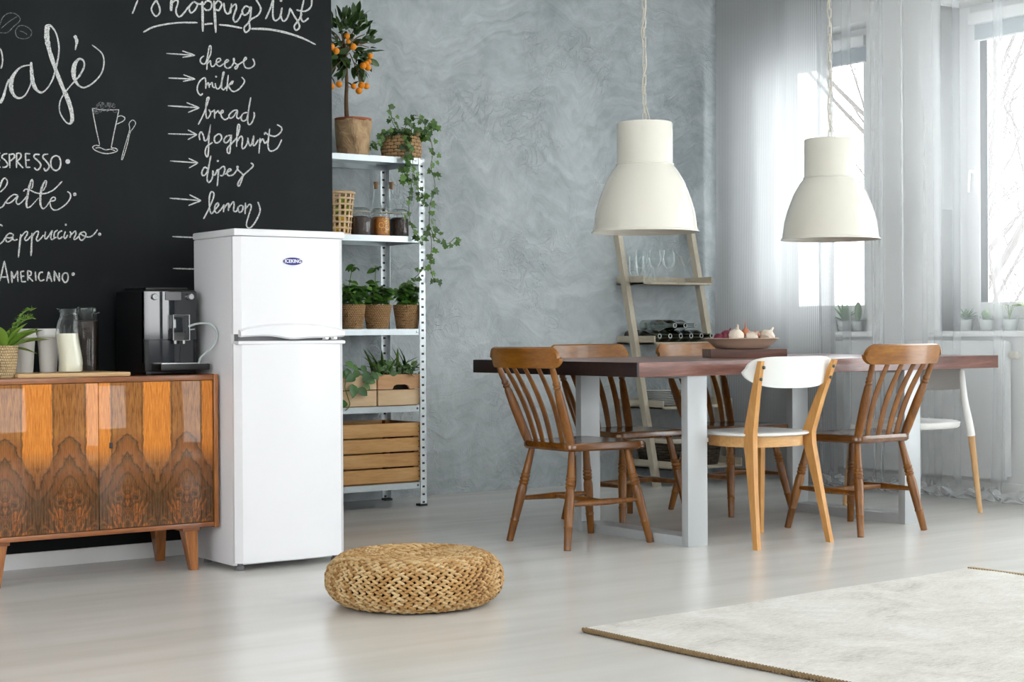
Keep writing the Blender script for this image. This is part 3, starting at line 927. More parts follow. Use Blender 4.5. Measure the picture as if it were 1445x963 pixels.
chalk('chalk_lettering', 'chalk capitals AMERICANO followed by a dot', H_, SG, [
    [(0, 880), (60, 610)], [(60, 610), (120, 915)], [(-4, 830), (92, 830)], [(165, 910), (152, 750)], [(152, 750), (190, 850)], [(190, 850), (238, 745)], [(238, 745), (245, 895)],
    [(280, 760), (295, 895)], [(275, 758), (330, 750)], [(285, 820), (330, 820)], [(295, 895), (355, 892)], [(375, 740), (380, 880)], [(375, 745), (420, 760), (420, 800), (380, 820)], [(382, 820), (450, 890)],
    [(480, 755), (490, 880)], [(585, 765), (545, 770), (525, 830), (550, 880), (605, 865)], [(635, 890), (662, 755)], [(662, 755), (705, 895)], [(645, 840), (690, 840)],
    [(740, 890), (738, 745)], [(738, 745), (810, 890)], [(810, 890), (805, 770)], [(890, 770), (855, 800), (850, 860), (890, 905), (925, 860), (920, 790), (890, 770)], [(995, 790, 24)]], 20)

# ------------------------------------------------------------------ curtains
def curtain(name, label, m, y0, y1, x0, folds, amp, seed, pool=0.0, top=3.10, nz=26, ny=260, flare=0.0):
    r = random.Random(seed)
    ph = [(folds * f, r.random() * 6.28, a) for f, a in ((1, 1.0), (1.7, 0.45), (2.9, 0.25), (0.45, 0.6))]
    vs, fs, uvs = [], [], []
    zs = [top * (1 - (k / (nz - 1)) ** 0.9) + 0.012 * (k / (nz - 1)) for k in range(nz)]
    rows = [(z, 0.0) for z in zs]
    if pool:
        rows += [(0.010 + 0.012 * j, pool * j / 5) for j in range(1, 6)]
    for i, (z, out) in enumerate(rows):
        k = min(1.0, (top - z) / top)
        for j in range(ny):
            t = j / (ny - 1)
            y = y0 + (y1 - y0) * t
            dx = 0.0
            for fq, p, a in ph:
                dx += a * sin(2 * pi * fq * t + p + 0.5 * k * sin(3 * p + 2 * k))
            dy = 0.35 * amp * cos(2 * pi * folds * 1.7 * t + ph[1][1]) * (0.3 + 0.7 * k) + flare * k * k * (t - 0.4)
            zz = z
            if out:
                zz = z + 0.012 * (1 + sin(19 * t * (y1 - y0) * 4 + 5 * out / pool + p + 2 * sin(23 * t))) * (0.8 + r.random() * 0.2)
                dx += -out / max(amp, 1e-3) * (0.6 + 0.5 * sin(17 * t * 3 + p))
            vs.append((x0 + amp * dx * (0.65 + 0.35 * k), y + dy, zz))
            uvs.append((t * abs(y1 - y0), z))
    for i in range(len(rows) - 1):
        for j in range(ny - 1):
            a = i * ny + j
            fs.append((a, a + 1, a + ny + 1, a + ny))
    me = bpy.data.meshes.new(name)
    me.from_pydata(vs, [], fs)
    uv = me.uv_layers.new(name='UVMap')
    for lp in me.loops:
        uv.data[lp.index].uv = uvs[lp.vertex_index]
    for p in me.polygons:
        p.use_smooth = True
    return tag(link(name, me, m), label, 'curtain')


curtain('striped_curtain', 'finely striped white and grey curtain hanging in the corner beside the plaster wall', 'striped_voile', 7.61, 6.66, 6.995, 1.7, 0.030, 5, flare=-0.05)
curtain('sheer_curtain', 'white sheer curtain between the striped curtain and the window pier', 'sheer_voile', 6.70, 6.055, 6.905, 3.0, 0.016, 11, pool=0.10)
curtain('sheer_curtain', 'white sheer curtain in front of the right-hand window and radiator', 'sheer_voile', 6.045, 4.62, 6.905, 3.6, 0.016, 23, pool=0.16)
rail = MB().box(6.88, 7.02, 3.0, 7.64, 3.10, 3.12, 0.003).build('curtain_rail', 'white_paint')
tag(rail, 'slim white curtain rail fixed to the ceiling by the windows', 'rail')

# ------------------------------------------------------------------ radiator
rad = thing('radiator', 'flat white panel radiator below the window sills', 'radiator', (7.05, 6.16, 0.0))
ya, yb = 5.505 - 6.16, 6.93 - 6.16
MB().box(-0.005, 0.012, ya, yb, 0.112, 0.838, 0.004).build('front_panel', 'radiator_white', rad)
MB().box(0.012, 0.06, ya + 0.01, yb - 0.01, 0.125, 0.825, 0.004).build('body', 'radiator_white', rad)
g = MB()
g = MB().box(0.014, 0.058, ya + 0.02, yb - 0.02, 0.826, 0.834)
for k in range(0):
    yy = ya + 0.03 + k * (yb - ya - 0.06) / 33
    g.box(0.016, 0.056, yy, yy + 0.012, 0.826, 0.834)
g.build('top_grille', 'radiator_white', rad)
for yy in (ya + 0.2, yb - 0.2):
    MB().box(0.06, 0.099, yy - 0.02, yy + 0.02, 0.3, 0.7).build('bracket', 'radiator_white', rad)
tv = MB().lathe([(0.014, 0), (0.02, 0.004), (0.02, 0.05), (0.014, 0.056)], 16, Matrix.Translation((0.035, ya - 0.002, 0.762)) @ Matrix.Rotation(pi / 2, 4, 'X'))
tv.build('thermostat_valve', 'cable_cream', rad, label='cream thermostat valve')

# ------------------------------------------------------------------ bare trees outside
def tree(name, label, x, y, h, seed):
    r = random.Random(seed)
    mb = MB()
    tr = MB()

    def branch(p, d, L, rad, lev, mbb):
        pts, q, dd = [p], Vector(p), Vector(d)
        n = 5
        for k in range(n):
            dd = (dd + Vector((r.uniform(-1, 1), r.uniform(-1, 1), r.uniform(-0.3, 0.7))) * 0.12).normalized()
            q = q + dd * (L / n)
            pts.append(q.copy())
        mbb.tube(pts, [max(0.004, rad * (1 - 0.7 * k / n)) for k in range(n + 1)], 5 if lev else 8)
        if lev >= 4:
            return
        nb = (13, 6, 4, 3)[lev]
        for k in range(nb):
            t = (0.25 + 0.75 * (k + r.random()) / nb) * n
            i = min(int(t), n - 1)
            bp = pts[i].lerp(pts[i + 1], t - i)
            a = r.uniform(0, 2 * pi)
            side = Vector((cos(a), sin(a), r.uniform(0.3, 1.0))).normalized()
            branch(bp, (dd * 0.45 + side * 0.75).normalized(), L * r.uniform(0.32, 0.5), rad * 0.42, lev + 1, mb)
    o = thing(name, label, 'tree', (x, y, -3.0))
    branch(Vector((0, 0, 0)), Vector((0, 0, 1)), h, 0.075, 0, tr)
    tr.build('trunk', 'birch', o)
    mb.build('branches', 'birch', o)


_t = onX(1432, 300, 13.0)
tree('bare_tree', 'bare birch with forked branches filling the right-hand window', 13.0, _t.y, 9.0, 3)
_t = onX(1395, 300, 20.0)
tree('bare_tree', 'slender distant bare birch at the left of the right-hand window', 20.0, _t.y, 9.0, 8)
_t = onX(1262, 300, 26.0)
tree('bare_tree', 'distant bare tree seen through the narrow strip of the left window', 26.0, _t.y, 8.0, 15)

# ------------------------------------------------------------------ fridge
FX0, FX1, FY0, FY1, FZ = 2.735, 3.205, 5.646, 6.03, 1.300
fr = thing('fridge_freezer', 'tall white two-door fridge freezer standing against the chalkboard wall', 'fridge', (FX0, FY0, 0.0))
FW, FD = FX1 - FX0, FY1 - FY0
MB().box(0.0, FW, 0.05, FD, 0.018, FZ - 0.03, 0.006).build('cabinet', 'fridge_side', fr)
MB().box(-0.004, FW + 0.004, 0.012, FD + 0.002, FZ - 0.03, FZ - 0.002, 0.008).build('top_cover', 'fridge_white', fr)


def fridge_door(z0, z1, lip=False):
    n = 20
    out = []
    for k in range(n + 1):
        t = k / n
        e = min(t, 1 - t) * FW
        rr = 0.022
        rd = rr - math.sqrt(max(0, rr * rr - (rr - min(e, rr)) ** 2))
        out.append((FW * t, 0.010 + rd - 0.010 * sin(pi * t)))
    mb = MB()
    mb.prism(out + [(FW, 0.046), (0.0, 0.046)], z0, z1, 'XY')
    return mb


zu0 = 0.892
dl = fridge_door(0.03, 0.862).build('lower_door', 'fridge_white', fr, angle=20)
du = fridge_door(zu0 + 0.006, FZ - 0.032).build('upper_door', 'fridge_white', fr, angle=20)
# raised curved grip along the bottom of the upper door, moulded trim on top of the lower one
vs, fs = [], []
n = 24
for k in range(n + 1):
    t = k / n
    x = FW * (0.03 + 0.95 * t)
    yf = 0.010 - 0.010 * sin(pi * (0.03 + 0.95 * t))
    top = zu0 + 0.02 + 0.026 * sin(pi * min(1, t * 1.02)) ** 0.6
    bot = zu0 - 0.006 - 0.010 * math.exp(-((t - 0.47) / 0.13) ** 2) + 0.004 * sin(2 * pi * t)
    vs += [(x, yf + 0.004, top + 0.004), (x, yf - 0.013, top - 0.006), (x, yf - 0.016, bot + 0.006), (x, yf - 0.008, bot), (x, yf + 0.03, bot + 0.006)]
for k in range(n):
    for j in range(4):
        a = k * 5 + j
        fs.append((a, a + 1, a + 6, a + 5))
fs += [(0, 1, 2, 3, 4), tuple(n * 5 + j for j in (4, 3, 2, 1, 0))]
MB().add(vs, fs).build('handle', 'fridge_white', du)
MB().box(0.012, FW - 0.012, 0.02, 0.05, 0.850, 0.905).build('door_gap', 'rubber_grey', fr, label='grey strip filling the gap between the two doors')  # plain grey strip that fills the gap between the doors
MB().box(0.004, FW - 0.004, -0.002, 0.046, 0.858, 0.872, 0.005).build('door_trim', 'fridge_white', dl)
for k, xx in enumerate((FW * 0.78, FW * 0.86)):
    MB().box(xx, xx + 0.028, 0.004, 0.03, 0.874, 0.890, 0.004).build('hinge', 'chrome', fr, label='small metal hinge block')
for xx in (0.03, FW - 0.03):
    MB().lathe([(0.014, 0.0), (0.016, 0.004), (0.016, 0.014), (0.011, 0.02), (0.011, 0.032)], 14, Matrix.Translation((xx, 0.05, 0))).build('foot', 'rubber_grey', fr)
    MB().lathe([(0.014, 0.0), (0.016, 0.004), (0.016, 0.014), (0.011, 0.02)], 14, Matrix.Translation((xx, FD - 0.05, 0))).build('foot', 'rubber_grey', fr)
lc = onY(413, 369, FY0)
lx, lz = lc.x - FX0, lc.z
yl = 0.010 - 0.010 * sin(pi * lx / FW)
el = [(lx + 0.0405 * cos(2 * pi * k / 40), lz + 0.0145 * sin(2 * pi * k / 40)) for k in range(40)]
lg = MB().prism(el, yl - 0.003, yl + 0.006, 'XZ').build('badge', 'logo_blue', du, label='dark blue oval badge with white lettering ICEKING')
fc = bpy.data.curves.new('badge_lettering', 'FONT')
fc.body = 'ICEKING'
fc.size = 0.0185
fc.align_x = 'CENTER'
fc.align_y = 'CENTER'
fc.extrude = 0.0006
fc.offset = 0.0004
fc.materials.append(MAT['logo_white'])
_tmp = bpy.data.objects.new('badge_lettering', fc)
COL.objects.link(_tmp)
bpy.context.view_layer.update()
_me = bpy.data.meshes.new_from_object(_tmp.evaluated_get(bpy.context.evaluated_depsgraph_get()))
bpy.data.objects.remove(_tmp)
fo = link('badge_lettering', _me, 'logo_white', du)
fo.location = (lx, yl - 0.0036, lz)
fo.rotation_euler = (pi / 2, 0, 0)

# ------------------------------------------------------------------ sideboard
SX0, SX1, SY0, SY1, SZ0, SZ1 = 1.772, 2.722, 5.79, 6.225, 0.164, 0.744
sb = thing('sideboard', 'glossy walnut sideboard with flame-figured doors and tapered legs', 'sideboard', (SX0, SY0, 0.0))
SW, SD = SX1 - SX0, SY1 - SY0
MB().box(0.018, SW - 0.018, 0.0, SD, SZ1 - 0.020, SZ1, 0.002).build('top_panel', 'walnut', sb)
MB().box(0.018, SW - 0.018, 0.0, SD, SZ0, SZ0 + 0.018, 0.002).build('bottom_panel', 'walnut', sb)
for x in (0, SW - 0.018):
    MB().box(x, x + 0.018, -0.004, SD, SZ0 - 0.004, SZ1 + 0.003, 0.0025).build('side_panel', 'walnut_upright', sb)
MB().box(0.018, SW - 0.018, SD - 0.01, SD, SZ0 + 0.018, SZ1 - 0.02).build('back_panel', 'walnut', sb)
dsp = onY(140, 640, SY0).x - SX0
for k, (a, b) in enumerate(((0.0195, dsp - 0.001), (dsp + 0.001, SW - 0.0205))):
    zc0, zc1 = SZ0 + 0.0195, SZ1 - 0.0215
    hwid = (b - a) / 2
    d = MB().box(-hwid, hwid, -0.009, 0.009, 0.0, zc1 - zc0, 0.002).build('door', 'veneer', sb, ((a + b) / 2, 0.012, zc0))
    if k == 1:
        ky = onY(157, 629, SY0)
        MB().box(ky.x - SX0 - (a + b) / 2 - 0.006, ky.x - SX0 - (a + b) / 2 + 0.006, -0.0115, -0.008, ky.z - zc0 - 0.011, ky.z - zc0 + 0.011, 0.002).build('keyhole', 'rubber_dark', d, label='small dark keyhole plate')
for lx_ in (0.115, SW - 0.105):
    sg = -1 if lx_ < SW / 2 else 1
    for ly, sy in ((0.045, -1), (SD - 0.10, 1)):
        top, bot = 0.026, 0.0145
        mb = MB()
        cx, cy = lx_, ly
        bx, by = lx_ + sg * 0.014, ly + sy * 0.012
        vs = [(cx + top * i, cy + top * j, SZ0 - 0.014) for i, j in ((-1, -1), (1, -1), (1, 1), (-1, 1))] + [(bx + bot * i, by + bot * j, 0.0) for i, j in ((-1, -1), (1, -1), (1, 1), (-1, 1))]
        mb.add(vs, [(0, 1, 2, 3), (7, 6, 5, 4), (0, 4, 5, 1), (1, 5, 6, 2), (2, 6, 7, 3), (3, 7, 4, 0)])
        mb.build('leg', 'walnut_upright', sb)
    MB().box(lx_ - 0.035, lx_ + 0.035, 0.015, SD - 0.06, SZ0 - 0.014, SZ0, 0.003).build('leg_brace', 'walnut', sb)

# ------------------------------------------------------------------ things on the sideboard
TOP = SZ1
cb = MB()
bx0, bx1 = onY(22, 530, 5.90).x, onY(184, 530, 5.88).x
cb.box(bx0, bx1, 5.875, 6.15, TOP, TOP + 0.015, 0.005)
tag(cb.build('serving_board', 'board_light'), 'pale wooden serving board lying on the sideboard', 'board')
BT = TOP + 0.015


def cup(px_, label):
    p = onY(px_, 500, 6.06)
    o = thing('paper_cup', label, 'cup', (p.x, 6.06, BT), group='lidded cups on the sideboard')
    MB().lathe([(0.030, 0.0), (0.031, 0.001), (0.039, 0.106), (0.041, 0.108), (0.0, 0.108)], 32).build('cup_body', 'paper_cup', o)
    MB().lathe([(0.0445, 0.1085), (0.046, 0.110), (0.046, 0.115), (0.043, 0.117), (0.040, 0.134), (0.037, 0.137), (0.034, 0.133), (0.0, 0.133)], 32).build('lid', 'paper_cup', o)
    o.scale = (1, 1, 1.2)


cup(34.5, 'white lidded takeaway cup nearest the basket plant')
cup(68.0, 'white lidded takeaway cup beside the milk carafe')
# carafe with a wavy silhouette
p = onY(97.5, 500, 5.955)
CAR = ca = thing('milk_carafe', 'wavy glass carafe two thirds full of milk', 'carafe', (p.x, 5.955, BT))


def wavy(r, z, seg=28):
    sh = 0.0075 * sin((z / 0.19) * 2 * pi + 0.6)
    return [(r * cos(2 * pi * k / seg) + sh, r * sin(2 * pi * k / seg), z) for k in range(seg)]


def loft(rings):
    mb = MB()
    n = len(rings[0])
    vs = [q for r in rings for q in r]
    fs = [(i * n + k, i * n + (k + 1) % n, (i + 1) * n + (k + 1) % n, (i + 1) * n + k) for i in range(len(rings) - 1) for k in range(n)]
    fs += [tuple(range(n))[::-1], tuple((len(rings) - 1) * n + k for k in range(n))]
    return mb.add(vs, fs)


zz = [0.0, 0.004, 0.03, 0.06, 0.09, 0.12, 0.15, 0.168]
rr = [0.042, 0.044, 0.0445, 0.0435, 0.043, 0.042, 0.041, 0.038]
loft([wavy(a, b) for a, b in zip(rr, zz)]).build('glass_body', 'clear_glass', ca)
loft([wavy(a - 0.0015, b) for a, b in zip(rr[:6], [0.003, 0.006, 0.03, 0.06, 0.09, 0.152 * 0.82])]).build('milk', 'milk', ca)
nk = MB()
nk.lathe([(0.038, 0.168), (0.034, 0.178), (0.032, 0.186), (0.035, 0.196), (0.037, 0.203), (0.035, 0.203), (0.031, 0.188)], 28, cap=False)
nk.add([(-0.036, -0.010, 0.203), (-0.036, 0.010, 0.203), (-0.047, 0.0, 0.205), (-0.036, 0.0, 0.19)], [(0, 1, 2), (0, 2, 3), (1, 3, 2)])
nk.build('neck', 'clear_glass', ca)
ca.scale = (1, 1, 1.17)
# coffee bean jar
p = onY(122, 500, 6.10)
j = thing('bean_jar', 'tall clear jar of coffee beans beside the coffee machine', 'jar', (p.x, 6.10, BT))
MB().lathe([(0.043, 0.0), (0.046, 0.003), (0.046, 0.195), (0.042, 0.206), (0.042, 0.212)], 32, cap=False).build('glass_body', 'clear_glass', j)
MB().lathe([(0.043, 0.004), (0.0435, 0.006), (0.0435, 0.182), (0.03, 0.186), (0.0, 0.187)], 28).build('coffee_beans', 'coffee_beans', j)
MB().lathe([(0.051, 0.210), (0.052, 0.213), (0.051, 0.217), (0.038, 0.219), (0.038, 0.228), (0.041, 0.231), (0.036, 0.235), (0.0, 0.236)], 32).build('lid', 'smoke_glass', j)

j.scale = (1, 1, 1.05)
# coffee machine
p = onY(207, 470, 5.905)
MX = p.x
MWD = onY(281, 470, 5.905).x - MX
cm = thing('coffee_machine', 'glossy black espresso machine with a grey milk hose', 'coffee machine', (MX, 5.90, TOP))
MH, MDP = 0.325, 0.315
MB().box(0.0, MWD, 0.025, MDP, 0.012, MH, 0.010).build('housing', 'black_plastic', cm)
out = [(MWD * k / 16, 0.028 - 0.026 * sin(pi * k / 16)) for k in range(17)]
MB().prism(out + [(MWD, 0.05), (0, 0.05)], 0.135, MH - 0.006, 'XY').build('front_panel', 'black_gloss', cm, angle=20)
MB().prism([(x, y + 0.003) for x, y in out] + [(MWD, 0.05), (0, 0.05)], 0.045, 0.133, 'XY').build('lower_panel', 'black_gloss', cm, angle=20)
MB().box(0.02, MWD - 0.02, 0.06, MDP - 0.04, MH - 0.001, MH + 0.012, 0.005).build('lid', 'black_plastic', cm)


def fpos(px_, py_, yoff=0.0):
    q = onY(px_, py_, 5.90 + yoff)
    return q.x - MX, q.z - TOP


for bx_, by_ in ((219, 419), (270, 419)):
    x, z = fpos(bx_, by_)
    yk = 0.028 - 0.026 * sin(pi * min(1, max(0, x / MWD)))
    MB().lathe([(0.012, 0.0), (0.0125, 0.004), (0.0125, 0.014), (0.010, 0.018), (0.0, 0.018)], 20, Matrix.Translation((x, yk, z)) @ Matrix.Rotation(pi / 2, 4, 'X')).build('dial', 'silver', cm, label='round silver dial')
xa, za = fpos(233.5, 412)
xb, zb = fpos(255.5, 424)
MB().box(xa, xb, -0.003, 0.02, zb, za, 0.002).build('display', 'rubber_grey', cm, label='small grey display window')
xa, za = fpos(242, 444, -0.02)
xb, zb = fpos(266.5, 481, -0.02)
spb = MB().box(xa, xb, -0.03, 0.02, zb, za, 0.006).build('spout_block', 'black_gloss', cm)
MB().tube([(xa + 0.002, -0.031, zb + 0.002), (xb - 0.002, -0.031, zb + 0.002), (xb - 0.002, -0.031, za - 0.002), (xa + 0.002, -0.031, za - 0.002)], 0.0026, 8, closed=True).build('chrome_border', 'chrome', spb, label='chrome border around the spout block')
for k in (0.25, 0.75):
    MB().lathe([(0.005, -0.012), (0.006, 0.0)], 12, Matrix.Translation((xa + (xb - xa) * k, -0.012, zb))).build('nozzle', 'chrome', spb)
for zz_ in (0.58, 0.42):
    zq = zb + (za - zb) * zz_
    MB().tube([(xb, -0.018, zq), (xb + 0.024, -0.018, zq + 0.002)], 0.0035, 8).build('hose_port', 'silver', spb)
pts = [(266, 461), (281, 456.5), (297, 458), (306, 469), (304, 483), (294, 495), (283, 505), (281, 514)]
hp = []
for (a, b), yq in zip(pts, (5.872, 5.855, 5.82, 5.805, 5.805, 5.82, 5.84, 5.85)):
    q = onY(a, b, yq)
    hp.append((q.x - MX, yq - 5.90, q.z - TOP))
MB().tube(spline(hp, 6), 0.0042, 10).build('milk_hose', 'hose_grey', cm, label='grey milk hose looping out at the side')
MB().box(0.030, MWD + 0.016, -0.058, 0.03, 0.018, 0.042, 0.004).build('drip_tray', 'black_plastic', cm)
MB().box(0.034, MWD + 0.012, -0.054, 0.02, 0.042, 0.046, 0.001).build('drip_grid', 'silver', cm, label='silver grid of the drip tray')
MB().box(0.006, MWD - 0.004, 0.028, MDP - 0.01, 0.004, 0.014, 0.002).build('base', 'black_plastic', cm)
for xx in (0.02, MWD - 0.02):
    for yy in (0.04, MDP - 0.03):
        MB().lathe([(0.01, 0.0), (0.01, 0.006)], 10, Matrix.Translation((xx, yy, 0))).build('foot', 'rubber_dark', cm)
x, z = fpos(276.5, 513)
MB().box(x - 0.004, x + 0.004, -0.004, 0.006, z - 0.002, z + 0.002).build('red_marker', 'red_plastic', cm)


# ------------------------------------------------------------------ leaves
def leaf_mesh(name, m, L=1.0, W=0.42, cup_=0.10, droop=0.12, n=5, tip=1.0):
    """simple folded leaf: base at the origin, blade along +Y, face up +Z; 2*n-ish quads"""
    vs, fs = [], []
    for i in range(n + 1):
        t = i / n
        w = W * 0.5 * (sin(pi * t ** 0.85) ** 0.8 if 0 < t < 1 else 0.02)
        y = L * t
        z = -droop * L * t * t
        vs += [(-w, y, z + cup_ * w * 2), (0, y, z), (w, y, z + cup_ * w * 2)]
    for i in range(n):
        a = i * 3
        fs += [(a, a + 1, a + 4, a + 3), (a + 1, a + 2, a + 5, a + 4)]
    me = bpy.data.meshes.new(name)
    me.from_pydata(vs, [], fs)
    for p in me.polygons:
        p.use_smooth = True
    me.materials.append(MAT[m])
    return me


def ivy_mesh(name, m):
    o2 = [(0, 0), (0.28, -0.10), (0.50, 0.10), (0.34, 0.32), (0.46, 0.60), (0.20, 0.62), (0, 1.0), (-0.20, 0.62), (-0.46, 0.60), (-0.34, 0.32), (-0.50, 0.10), (-0.28, -0.10)]
    vs = [(0, 0.35, 0.0)] + [(x, y, 0.10 * abs(x) - 0.12 * y * y) for x, y in o2]
    n = len(o2)
    me = bpy.data.meshes.new(name)
    me.from_pydata(vs, [], [(0, 1 + k, 1 + (k + 1) % n) for k in range(n)])
    for p in me.polygons:
        p.use_smooth = True
    me.materials.append(MAT[m])
    return me


LM = {
    'citrus': leaf_mesh('leaf', 'leaf_citrus', W=0.42),
    'basil': leaf_mesh('leaf', 'leaf_basil', W=0.62, cup_=0.22, droop=0.3),
    'fresh': leaf_mesh('leaf', 'leaf_fresh', W=0.5),
    'ivy': ivy_mesh('leaf', 'leaf_ivy'),
    'grey': leaf_mesh('leaf', 'leaf_grey', W=0.8, cup_=0.12, droop=0.1),
    'pothos': leaf_mesh('leaf', 'leaf_pothos', W=0.72, cup_=0.15, droop=0.25),
    'blade': leaf_mesh('blade', 'leaf_blade', W=0.10, cup_=0.3, droop=0.35, n=7),
    'strap': leaf_mesh('blade', 'leaf_fresh', W=0.30, cup_=0.3, droop=0.25, n=7),
    'succulent': leaf_mesh('blade', 'succulent', W=0.24, cup_=0.3, droop=0.0),
}


def leaf(kind, parent, p, d, size, up=None, roll=None):
    d = Vector(d).normalized()
    up = Vector(up) if up is not None else Vector((0, 0, 1))
    if abs(d.dot(up)) > 0.97:
        up = Vector((1, 0.2, 0))
    n_ = (up - d * up.dot(d)).normalized()
    if roll is None:
        roll = rnd.uniform(-0.5, 0.5)
    n_ = Matrix.Rotation(roll, 3, d) @ n_
    x = d.cross(n_)
    me = LM[kind]
    o = bpy.data.objects.new(me.name.split('.')[0], me)
    COL.objects.link(o)
    o.parent = parent
    M3 = Matrix((x, d, n_)).transposed()
    o.matrix_local = Matrix.Translation(p) @ M3.to_4x4() @ Matrix.Scale(size, 4)
    return o


# plant in the basket at the left end
p = onY(7, 500, 5.93)
bp = thing('basket_plant', 'leafy green plant in a pale woven basket at the end of the sideboard', 'plant', (p.x, 5.93, TOP))
MB().lathe([(0.030, 0.0), (0.034, 0.001), (0.043, 0.06), (0.047, 0.115), (0.044, 0.118), (0.041, 0.108), (0.0, 0.106)], 36).build('basket', 'woven_pale', bp)
for ang, el, L in ((0.3, 0.75, 0.15), (-0.1, 0.45, 0.15), (0.9, 0.9, 0.13), (-0.8, 0.7, 0.15), (2.4, 0.8, 0.14), (3.3, 0.5, 0.15), (4.2, 0.9, 0.13), (-0.35, 0.05, 0.10), (5.4, 1.1, 0.12)):
    leaf('strap', bp, (0.012 * cos(ang), 0.012 * sin(ang), 0.106), (cos(ang) * cos(el), sin(ang) * cos(el), sin(el)), L, roll=0.0)
for k in range(7):
    ang, ln = rnd.uniform(-0.9, 1.2), rnd.uniform(0.10, 0.135)
    pts = spline([(0, 0, 0.105), (0.02 * cos(ang), 0.02 * sin(ang), 0.16), (0.07 * cos(ang), 0.05 * sin(ang), 0.105 + ln), (0.105 * cos(ang), 0.07 * sin(ang), 0.115 + ln)], 4)
    MB().tube(pts, 0.0013, 5).build('sprig_stem', 'green_stem', bp)
    for q in pts[4:]:
        for s_ in (-1, 1):
            leaf('fresh', bp, q, (rnd.uniform(-1, 1), rnd.uniform(-1, 1), rnd.uniform(-0.1, 1)), rnd.uniform(0.012, 0.02))

# ------------------------------------------------------------------ rush pouf
pc = onZ(585, 826)
PR = 0.315
po = thing('rush_pouf', 'low round pouf braided from golden rush', 'pouf', (onY(585, 820, 4.655).x, 4.655, 0.0))
po.scale = (0.95, 0.95, 0.95)
PH = 0.182
prof = []      # ring centres (radius, z, outward normal angle)
for k in range(13):
    a = -1.15 + k * (2.62 / 12)
    prof.append((0.222 + 0.085 * cos(a) * 1.0, 0.090 + 0.083 * sin(a), a))
r_ = prof[-1][0] - 0.019
while r_ > 0.02:
    dip = 0.012 * (1 - r_ / 0.22) ** 1.0
    prof.append((r_, 0.172 - dip, pi / 2))
    r_ -= 0.0195
MB().lathe([(0.0, 0.006), (0.225, 0.006), (0.280, 0.03), (0.296, 0.09), (0.280, 0.145), (0.23, 0.164), (0.1, 0.158), (0.0, 0.152)], 48).build('core', 'rush_core', po)
for (rr_, zz_, a) in prof:
    mb = MB()
    nseg = max(6, int(2 * pi * rr_ / 0.030))
    off = rnd.random()
    for k in range(nseg):
        for s_ in (-1, 1):
            th = 2 * pi * (k + off + 0.25 * s_) / nseg
            jit = rnd.uniform(0.9, 1.12)
            # local frame: tangent, section up, outward
            tan = Vector((-sin(th), cos(th), 0))
            rad_ = Vector((cos(th), sin(th), 0))
            nrm = (rad_ * cos(a) + Vector((0, 0, 1)) * sin(a)).normalized()
            sec = tan.cross(nrm)
            ax = (tan + sec * (0.50 * s_)).normalized()
            bx_ = nrm.cross(ax)
            c = rad_ * rr_ + Vector((0, 0, zz_)) + sec * (0.0048 * s_) + nrm * rnd.uniform(-0.001, 0.002)
            m = Matrix.Translation(c) @ Matrix((ax, bx_, nrm)).transposed().to_4x4()
            mb.ball((0, 0, 0), (0.0175 * jit, 0.0062, 0.0075), 7, 5, m)
    mb.build('braid', 'rush', po, angle=80)

# ------------------------------------------------------------------ rug
rl, rt, rb = onZ(823, 893), onZ(1370, 806), onZ(1060, 963)
ux = (rt - rl).normalized()
uy = Vector((-ux.y, ux.x, 0))
RL = (rt - rl).length
RWD = 2.3
rug = thing('rug', 'ivory wool rug with brown edging in the foreground', 'rug', (rl.x, rl.y, 0.0), math.atan2(ux.y, ux.x))
nx, ny = 60, 70
vs, fs = [], []
for i in range(nx + 1):
    for k in range(ny + 1):
        x, y = RL * i / nx, -RWD * k / ny
        x += 0.006 * sin(5 * y + 1) + (-0.045 * y if False else 0)
        vs.append((x, y + 0.006 * sin(7 * x), 0.0125 + 0.0025 * sin(17 * x + 3 * sin(5 * y)) * sin(13 * y)))
for i in range(nx):
    for k in range(ny):
        a = i * (ny + 1) + k
        fs.append((a, a + 1, a + ny + 2, a + ny + 1))
pile = MB().add(vs, fs)
pile.build('pile', 'rug', rug)
MB().box(0.003, RL - 0.003, -RWD + 0.003, -0.003, 0.0, 0.010).build('backing', 'rug', rug)
eb = MB()
nk_ = 200
for k in range(nk_):
    y = -RWD * (k + 0.5) / nk_
    x = 0.006 * sin(5 * y + 1)
    for q in (-1, 1):
        m = Matrix.Translation((x - 0.004 + 0.004 * q, y, 0.0085)) @ Matrix.Rotation(0.7 * q, 4, 'X')
        eb.ball((0, 0, 0), (0.0075, 0.0052, 0.009), 6, 4, m)
e_ = eb.build('edge_binding', 'rug_brown', rug, label='brown knotted binding along the near short edge')
e_['kind'] = 'stuff'
fb = MB()
for k in range(190):
    y = -RWD * (k + 0.5) / 190
    x = RL + 0.006 * sin(5 * y + 1)
    L = rnd.uniform(0.035, 0.05)
    fb.tube([(x - 0.03, y, 0.0145), (x, y + rnd.uniform(-0.003, 0.003), 0.012), (x + L * 0.6, y + rnd.uniform(-0.006, 0.006), 0.006), (x + L, y + rnd.uniform(-0.008, 0.008), 0.004)], 0.0032, 5)
e_ = fb.build('fringe', 'rug_fringe', rug, label='short fringe along the far short edge')
e_['kind'] = 'stuff'

